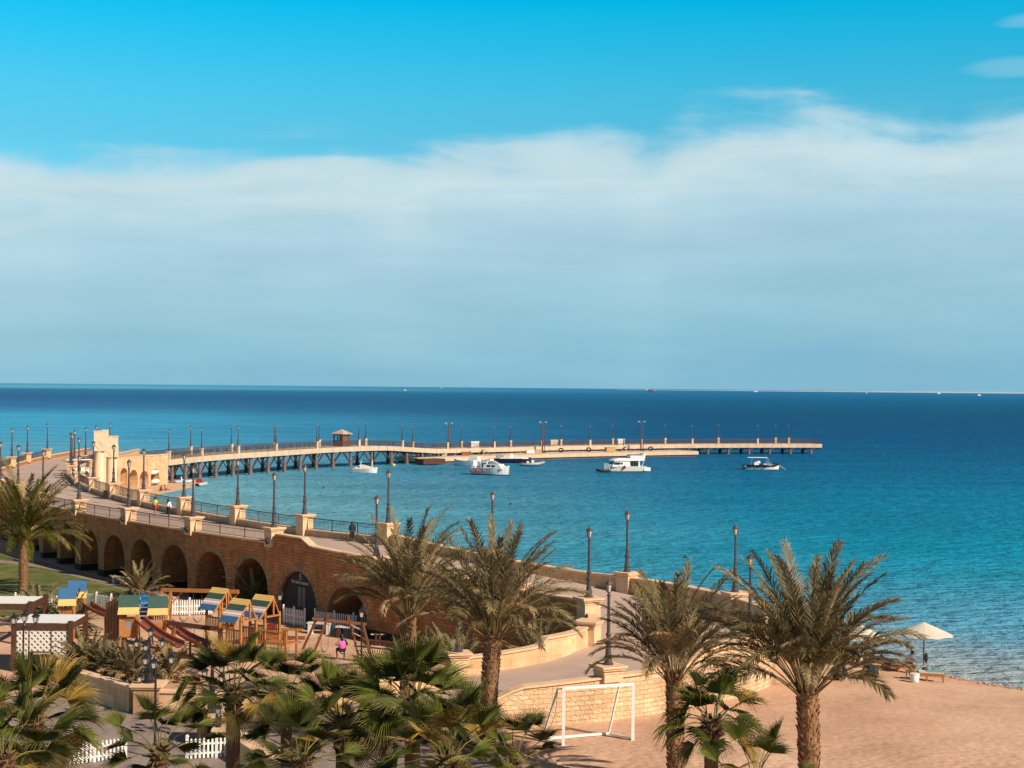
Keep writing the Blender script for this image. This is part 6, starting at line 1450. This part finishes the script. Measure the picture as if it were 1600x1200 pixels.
def pot(label, px, py, seed):
    p = bp_(px, py); t_ = thing('planter', label, 'planter', tuple(p), 0, 'black ball planters on the beach')
    mb = MB(); mb.lathe([(.18, 0), (.36, .12), (.46, .38), (.42, .62), (.24, .80), (.22, .82)], n=18); mb.build('pot', black, t_, world=False, smooth=True)
    o = date_palm('x', p.x, p.y, .15, .06, 1.1, 16, seed, z0=p.z+.75, nl=14, ll=.28, tone=.4, dead=.4, name='potted_palm', cat='potted plant', group='potted palms on the beach'); o['label'] = label.replace('ball planter', 'ball planter: its small dry palm').replace('black ', 'small dry palm in the black ', 1) if False else 'small dry palm growing in the ' + ('right' if px > 1340 else 'left') + ' black ball planter'
pot('black ball planter on the sand, left one, half behind the big palm fronds', 1311, 1063, 61); pot('black ball planter on the sand, right one, in open view', 1360, 1063, 62)
p = bp_(1446, 1063); t_ = thing('beach_bag', 'dark rounded bag lying on the sunbed under the umbrella', 'bag', (p.x, p.y+.1, p.z+.5))
mb = MB(); mb.lathe([(.15, 0), (.19, .07), (.16, .17), (.06, .22)], n=12, sy=.7); mb.build('body', black, t_, world=False, smooth=True); mb = MB(); mb.tube([(.15, 0, .05), (.22, 0, .22), (.28, 0, .05)], .015, 6); mb.build('strap', gel, t_, world=False)
# dark cloth bag hung on the pole
p = bp_(1443, 1056); mb = MB(); mb.lathe([(.02, 1.2), (.09, 1.1), (.12, .85), (.05, .65), (.01, .6)], (p.x+.13, p.y-.05, p.z+.15), 10); tag(mb.build('hanging_bag', hairm), 'dark bag hanging from the pole of the open beach umbrella', 'bag')
# rubble by the bastion
rock_m = mat('rubble_rock', (.50, .34, .22), .95, var=.3, vscale=3, bump=.8, bscale=5, col2=(.30, .17, .10))
def rock(label, px, py, s, seed):
    rng = random.Random(seed); p = bp_(px, py); import bmesh
    bm = bmesh.new(); bmesh.ops.create_icosphere(bm, subdivisions=3, radius=1)
    from mathutils import noise
    for v_ in bm.verts:
        k = 1+.35*noise.noise(v_.co*1.3+V((seed, 0, 0)))+.16*noise.noise(v_.co*4+V((0, seed, 0))); v_.co = V((v_.co.x*s[0]*k, v_.co.y*s[1]*k, v_.co.z*s[2]*k))
    me = bpy.data.meshes.new('rock'); bm.to_mesh(me); bm.free(); me.materials.append(rock_m); o = bpy.data.objects.new('rock', me); COL.objects.link(o); o.location = (p.x, p.y, p.z+s[2]*.35); tag(o, label, 'rock', 'rubble at the foot of the bastion')
rock('large brown rubble block touching the right end of the bastion wall', 1207, 1066, (.85, .7, .75), 3); rock('pale rubble block right of the large brown one beside the bastion', 1231, 1062, (.8, .6, .6), 9); rock('small flat rock at the right tip of the bastion rubble', 1247, 1071, (.5, .4, .2), 5); rock('brown rock behind the rubble by the bastion', 1219, 1050, (1.0, .7, .7), 12)
rng = random.Random(8); mbp_ = MB()
for i in range(650):
    u = rng.random()**.8; k_ = u*6.0; i_ = min(int(k_), 5); SP = [(21.2, 97.2), (23.4, 95.2), (24.8, 93.2), (26.2, 91.2), (29.2, 87.6), (34, 84), (42, 78)]
    base = V((*SP[i_], 0)).lerp(V((*SP[i_+1], 0)), k_-i_); dd_ = abs(rng.gauss(0, .9)); o = base+V((-.6*dd_+rng.uniform(-.3, .3), -.75*dd_, 0)); h_ = gz(o.x, o.y)
    if h_ > -.02: r_ = rng.uniform(.03, .13); mbp_.lathe([(r_*.6, -.02), (r_, r_*.3), (r_*.5, r_*.7)], (o.x, o.y, h_), 5, rng.random()*3)
tag(mbp_.build('shore_pebbles', rock_m), None, None, kind='stuff')

# ------------------------------------------------------------------ people
def figure(name, label, loc, rz, J, parts, h=1.7, sk=skin, hair=True, hat=None, long_hair=False, longsleeve=True):
    """J: joint dict in metres (local, facing -y is the figure's front). One skinned surface for the body"""
    t_ = thing(name, label, 'person', loc, rz)
    def skinned(nm, chains, radii, m, lvl=2, parent=t_):
        vs, es, rr, idx = [], [], [], {}
        for ch in chains:
            prev = None
            for key in ch:
                if key not in idx: idx[key] = len(vs); vs.append(tuple(J[key])); rr.append(radii[key])
                if prev is not None: es.append((prev, idx[key]))
                prev = idx[key]
        me = bpy.data.meshes.new(nm); me.from_pydata(vs, es, []); me.materials.append(m); o = bpy.data.objects.new(nm, me); COL.objects.link(o); o.parent = parent
        md = o.modifiers.new('Skin', 'SKIN'); md.use_smooth_shade = True
        for i, sv in enumerate(me.skin_vertices[0].data): r_ = rr[i]; sv.radius = (r_, r_) if isinstance(r_, float) else r_; sv.use_root = (i == 0)
        s_ = o.modifiers.new('Sub', 'SUBSURF'); s_.levels = lvl; s_.render_levels = lvl; return o
    rad = dict(pelvis=(.14, .12), waist=(.12, .10), chest=(.15, .11), neckb=.075, neck=.05, head=(.085, .095), top=.06, nose=.02, shl=.06, shr=.06, ell=.042, elr=.042, wrl=.028, wrr=.028, pal=.032, par=.032,
               hil=.09, hir=.09, knl=.058, knr=.058, anl=.036, anr=.036, tol=.028, tor=.028)
    for sd_ in 'lr':
        w_, e_ = V(J['wr'+sd_]), V(J['el'+sd_]); d = (w_-e_).normalized(); J['pa'+sd_] = tuple(w_+d*.07); s_ = d.orthogonal().normalized(); q = d.cross(s_)
        for k in range(5):
            off = s_*(.018*(k-1.5)) if k < 4 else s_*-.035; ln = (.07, .08, .075, .06, .045)[k]
            J['f%d%s' % (k, sd_)] = tuple(V(J['pa'+sd_])+off+d*ln*(.5 if k == 4 else 1)+q*.01*k); rad['f%d%s' % (k, sd_)] = .009
    ch = [['pelvis', 'waist', 'chest', 'neckb', 'neck', 'head', 'top'], ['head', 'nose']]
    for sd_ in 'lr':
        ch += [['chest', 'sh'+sd_, 'el'+sd_, 'wr'+sd_, 'pa'+sd_], ['pelvis', 'hi'+sd_, 'kn'+sd_, 'an'+sd_, 'to'+sd_]]+[['pa'+sd_, 'f%d%s' % (k, sd_)] for k in range(5)]
    hd = V(J['head']); tp = V(J['top']); J.setdefault('nose', tuple(hd+V((0, -.10, 0))))
    skinned('body', ch, rad, sk)
    r2 = {k: ((v_[0]+.02, v_[1]+.02) if isinstance(v_, tuple) else v_+.016) for k, v_ in rad.items()}
    for nm, chs, m, ex in parts:
        r3 = {k: ((v_[0]+ex, v_[1]+ex) if isinstance(v_, tuple) else v_+ex) for k, v_ in r2.items()}; skinned(nm, chs, r3, m, 1)
    if hair:
        mb = MB(); mb.lathe([(.02, -.13 if long_hair else -.05), (.10, -.10 if long_hair else -.02), (.118, .02), (.10, .09), (.05, .135), (.005, .145)], (hd.x, hd.y+.025, hd.z), 12)
        if long_hair: mb.tube([(hd.x, hd.y+.06, hd.z+.05), (hd.x, hd.y+.11, hd.z-.12), (hd.x, hd.y+.11, hd.z-.32)], [.09, .085, .03], 8)
        mb.build('hair', hat or hairm, t_, world=False, smooth=True)
    return t_
def standing(stride=.0, arm=.0, h=1.7):
    k = h/1.7; J = dict(pelvis=(0, 0, .93), waist=(0, 0, 1.08), chest=(0, 0, 1.28), neckb=(0, 0, 1.42), neck=(0, 0, 1.47), head=(0, -.01, 1.56), top=(0, -.01, 1.64), shl=(.17, 0, 1.38), shr=(-.17, 0, 1.38),
        ell=(.23, .03+arm*.5, 1.12), elr=(-.23, .03-arm*.5, 1.12), wrl=(.24, -.04+arm, .88), wrr=(-.24, -.04-arm, .88), hil=(.09, 0, .88), hir=(-.09, 0, .88), knl=(.10, -stride*.5, .48), knr=(-.10, stride*.3, .48),
        anl=(.10, -stride, .08), anr=(-.10, stride, .10), tol=(.11, -stride-.14, .03), tor=(-.11, stride-.12, .04))
    return {a: tuple(v_*k for v_ in b_) for a, b_ in J.items()}
TR_ = [['waist', 'chest', 'neckb'], ['chest', 'shl', 'ell'], ['chest', 'shr', 'elr']]; TL_ = [['pelvis', 'waist', 'chest', 'neckb'], ['chest', 'shl', 'ell', 'wrl'], ['chest', 'shr', 'elr', 'wrr']]
SH_ = [['waist', 'pelvis', 'hil', 'knl'], ['pelvis', 'hir', 'knr']]; PA_ = [['waist', 'pelvis', 'hil', 'knl', 'anl'], ['pelvis', 'hir', 'knr', 'anr']]
p = at(242, 805.5, 4.9); figure('person', 'person in a bright yellow shirt and red shorts walking away along the bridge', (p.x, p.y, 4.9), R(150), standing(.16, .10), [('shirt', [['pelvis']+TR_[0]]+TR_[1:], cloth('yellow', (.75, .62, .10)), .03), ('shorts', SH_, cloth('red', (.45, .03, .03)), .02)])
p = at(263, 808, 4.9); figure('person', 'person in a loose white tunic and black trousers walking along the bridge', (p.x, p.y, 4.9), R(150), standing(.12, .06, 1.64), [('tunic', [['pelvis']+TL_[0][1:]]+TL_[1:], cloth('white', (.78, .77, .74)), .045), ('trousers', PA_, cloth('black', (.015, .013, .014)), .01)], long_hair=True)
k_ = [k for k in colall(PF, 561) if k < s605][-1]; pp = PF.pt(k_)+PF.nrm(k_)*.55
figure('person', 'person in dark clothes standing behind the bridge railing near its last tall lamp', (pp.x, pp.y, 4.9), R(20), standing(.02, .02, 1.6), [('dress', [['pelvis']+TL_[0][1:]]+TL_[1:], cloth('darkblue', (.02, .02, .035)), .03), ('skirt', PA_, cloth('black', (.015, .013, .014)), .03)], long_hair=True)
def sitting(zs=.45, lean=.12, fold=.4, arms=(.25, .35), knee=.22, h=1.0):
    J = dict(pelvis=(0, 0, zs+.08), waist=(0, -lean*.3, zs+.24), chest=(0, -lean*.8, zs+.44), neckb=(0, -lean*1.2, zs+.57), neck=(0, -lean*1.35, zs+.62), head=(0, -lean*1.6-.02, zs+.71), top=(0, -lean*1.7-.02, zs+.79), shl=(.16, -lean, zs+.52), shr=(-.16, -lean, zs+.52),
        ell=(.25, -lean-.08, zs+.28), elr=(-.25, -lean-.08, zs+.28), wrl=(.18, -arms[0]-lean, zs+.25), wrr=(-.18, -arms[1]-lean, zs+.25), hil=(.10, -.03, zs+.06), hir=(-.10, -.03, zs+.06), knl=(knee, -fold, zs+.08), knr=(-knee, -fold, zs+.08),
        anl=(knee*.9, -fold+.02, .08), anr=(-knee*.9, -fold+.02, .08), tol=(knee, -fold-.14, .03), tor=(-knee, -fold-.14, .03)); return J
J = sitting(.46, .06, .34, knee=.20); J.update(wrl=(.26, -.16, .78), ell=(.27, .04, .76), wrr=(-.26, -.16, .78), elr=(-.27, .04, .76))
gm = (ga+gb)/2; figure('person', 'girl in a pink shirt sitting on the swing with her knees apart', (gm.x, gm.y, g0), R(200), J, [('shirt', [['pelvis', 'waist', 'chest', 'neckb'], ['chest', 'shl'], ['chest', 'shr']], cloth('pink', (.62, .12, .42)), .035), ('shorts', SH_, cloth('black', (.02, .015, .02)), .005)], long_hair=True).scale = (1.22, 1.22, 1.22)
J = sitting(.46, .22, .42, arms=(.32, .30), knee=.16); p = sb2.location
figure('person', 'man in a pale blue shirt sitting hunched on the edge of a sunbed', (p.x+.42*cos(R(-14)), p.y-.05+.42*sin(R(-14)), p.z), R(72), J, [('shirt', TL_, cloth('paleblue', (.50, .54, .60)), .035), ('trousers', PA_, cloth('sand', (.22, .17, .13)), .02)], hat=hairm)
p = bp_(1416, 1060); J = sitting(.40, .2, .36)
# sitter on the small far beach
p = at(250, 764, .4); J = sitting(.02, .15, .5); J.update(knl=(.12, -.42, .34), knr=(-.12, -.42, .34), anl=(.12, -.68, .07), anr=(-.12, -.68, .07), tol=(.12, -.80, .03), tor=(-.12, -.80, .03))
figure('person', 'person sitting on the small far beach in front of the arched wall', (p.x, p.y, gz(p.x, p.y)), R(70), J, [('shirt', TR_, cloth('maroon', (.20, .03, .04)), .03), ('shorts', SH_, cloth('black', (.015, .013, .014)), .02)])
p = at(258, 763, .4); J = sitting(.02, -.05, .6); J.update(knl=(.12, -.45, .25), knr=(-.12, -.45, .2), anl=(.12, -.82, .07), anr=(-.12, -.82, .07), tol=(.12, -.95, .06), tor=(-.12, -.95, .06))
figure('person', 'second person on the small far beach, legs stretched out to the right', (p.x, p.y, gz(p.x, p.y)), R(80), J, [('trunks', SH_, cloth('red', (.45, .03, .03)), .01)])
# pedal boats / boards drawn up on the far beach
for i, (px, py, m, lab) in enumerate([(285, 753, 'pale blue', 'pale blue pedal boat drawn up under the start of the pier'), (312, 756, 'pale grey', 'grey pedal boat with red seats at the water edge under the pier')]):
    p = at(px, py, .35); t_ = thing('pedal_boat', lab, 'pedal boat', (p.x, p.y, max(.05, gz(p.x, p.y))), .3+i, 'pedal boats on the far beach')
    mb = MB()
    for sg in (-1, 1): mb.tube([(-1.4, sg*.6, .3), (-1.1, sg*.6, .25), (1.0, sg*.6, .25), (1.6, sg*.6, .5)], [.1, .28, .28, .08], 8)
    mb.box((0, 0, .45), (2.2, 1.4, .12)); mb.build('float', mat(m.replace(' ', '_'), (.35, .45, .55) if i == 0 else (.45, .45, .46), .4), t_, world=False); mb = MB(); mb.box((-.2, 0, .8), (.15, 1.1, .6)); mb.box((.1, 0, .6), (.5, 1.1, .12)); mb.build('seat', MB_COL['red'] if i else gel, t_, world=False)
# swimmers
def swimmer(label, px, py, rz=0, snork=False):
    p = at(px, py, 0); J = dict(pelvis=(0, .55, -.12), waist=(0, .38, -.08), chest=(0, .15, -.04), neckb=(0, 0, .02), neck=(0, -.05, .06), head=(0, -.10, .14), top=(0, -.12, .22), shl=(.17, .05, 0), shr=(-.17, .05, 0), ell=(.35, -.15, .02), elr=(-.35, -.15, .02), wrl=(.55, -.35, .0), wrr=(-.55, -.35, 0),
        hil=(.09, .6, -.12), hir=(-.09, .6, -.12), knl=(.10, 1.0, -.12), knr=(-.1, 1.0, -.12), anl=(.1, 1.4, -.08), anr=(-.1, 1.4, -.08), tol=(.1, 1.55, -.08), tor=(-.1, 1.55, -.08))
    figure('person', label, (p.x, p.y, 0), rz, J, [('swim_shirt', TR_, cloth('darkblue', (.02, .02, .035)), .02)])
swimmer('swimmer with head above water in the pale shallows left of the bay', 505, 763, 1.2); swimmer('dark snorkeller floating in the middle of the bay below the fishing boat', 797, 788, 1.5); swimmer('swimmer head near the sea wall, right of the second lantern post', 1070, 872, .5)
p = at(615, 727.5, 0); t_ = thing('mooring_buoy', 'small yellow mooring buoy floating by the pier piles', 'buoy', (p.x, p.y, 0)); mb = MB(); mb.lathe([(.1, -.3), (.4, -.05), (.42, .15), (.25, .4), (.05, .45)], n=12); mb.build('float', MB_COL['yellow'], t_, world=False, smooth=True); mb = MB(); mb.tube([(0, 0, .4), (0, 0, .7)], .03, 6); mb.build('ring', steel, t_, world=False)
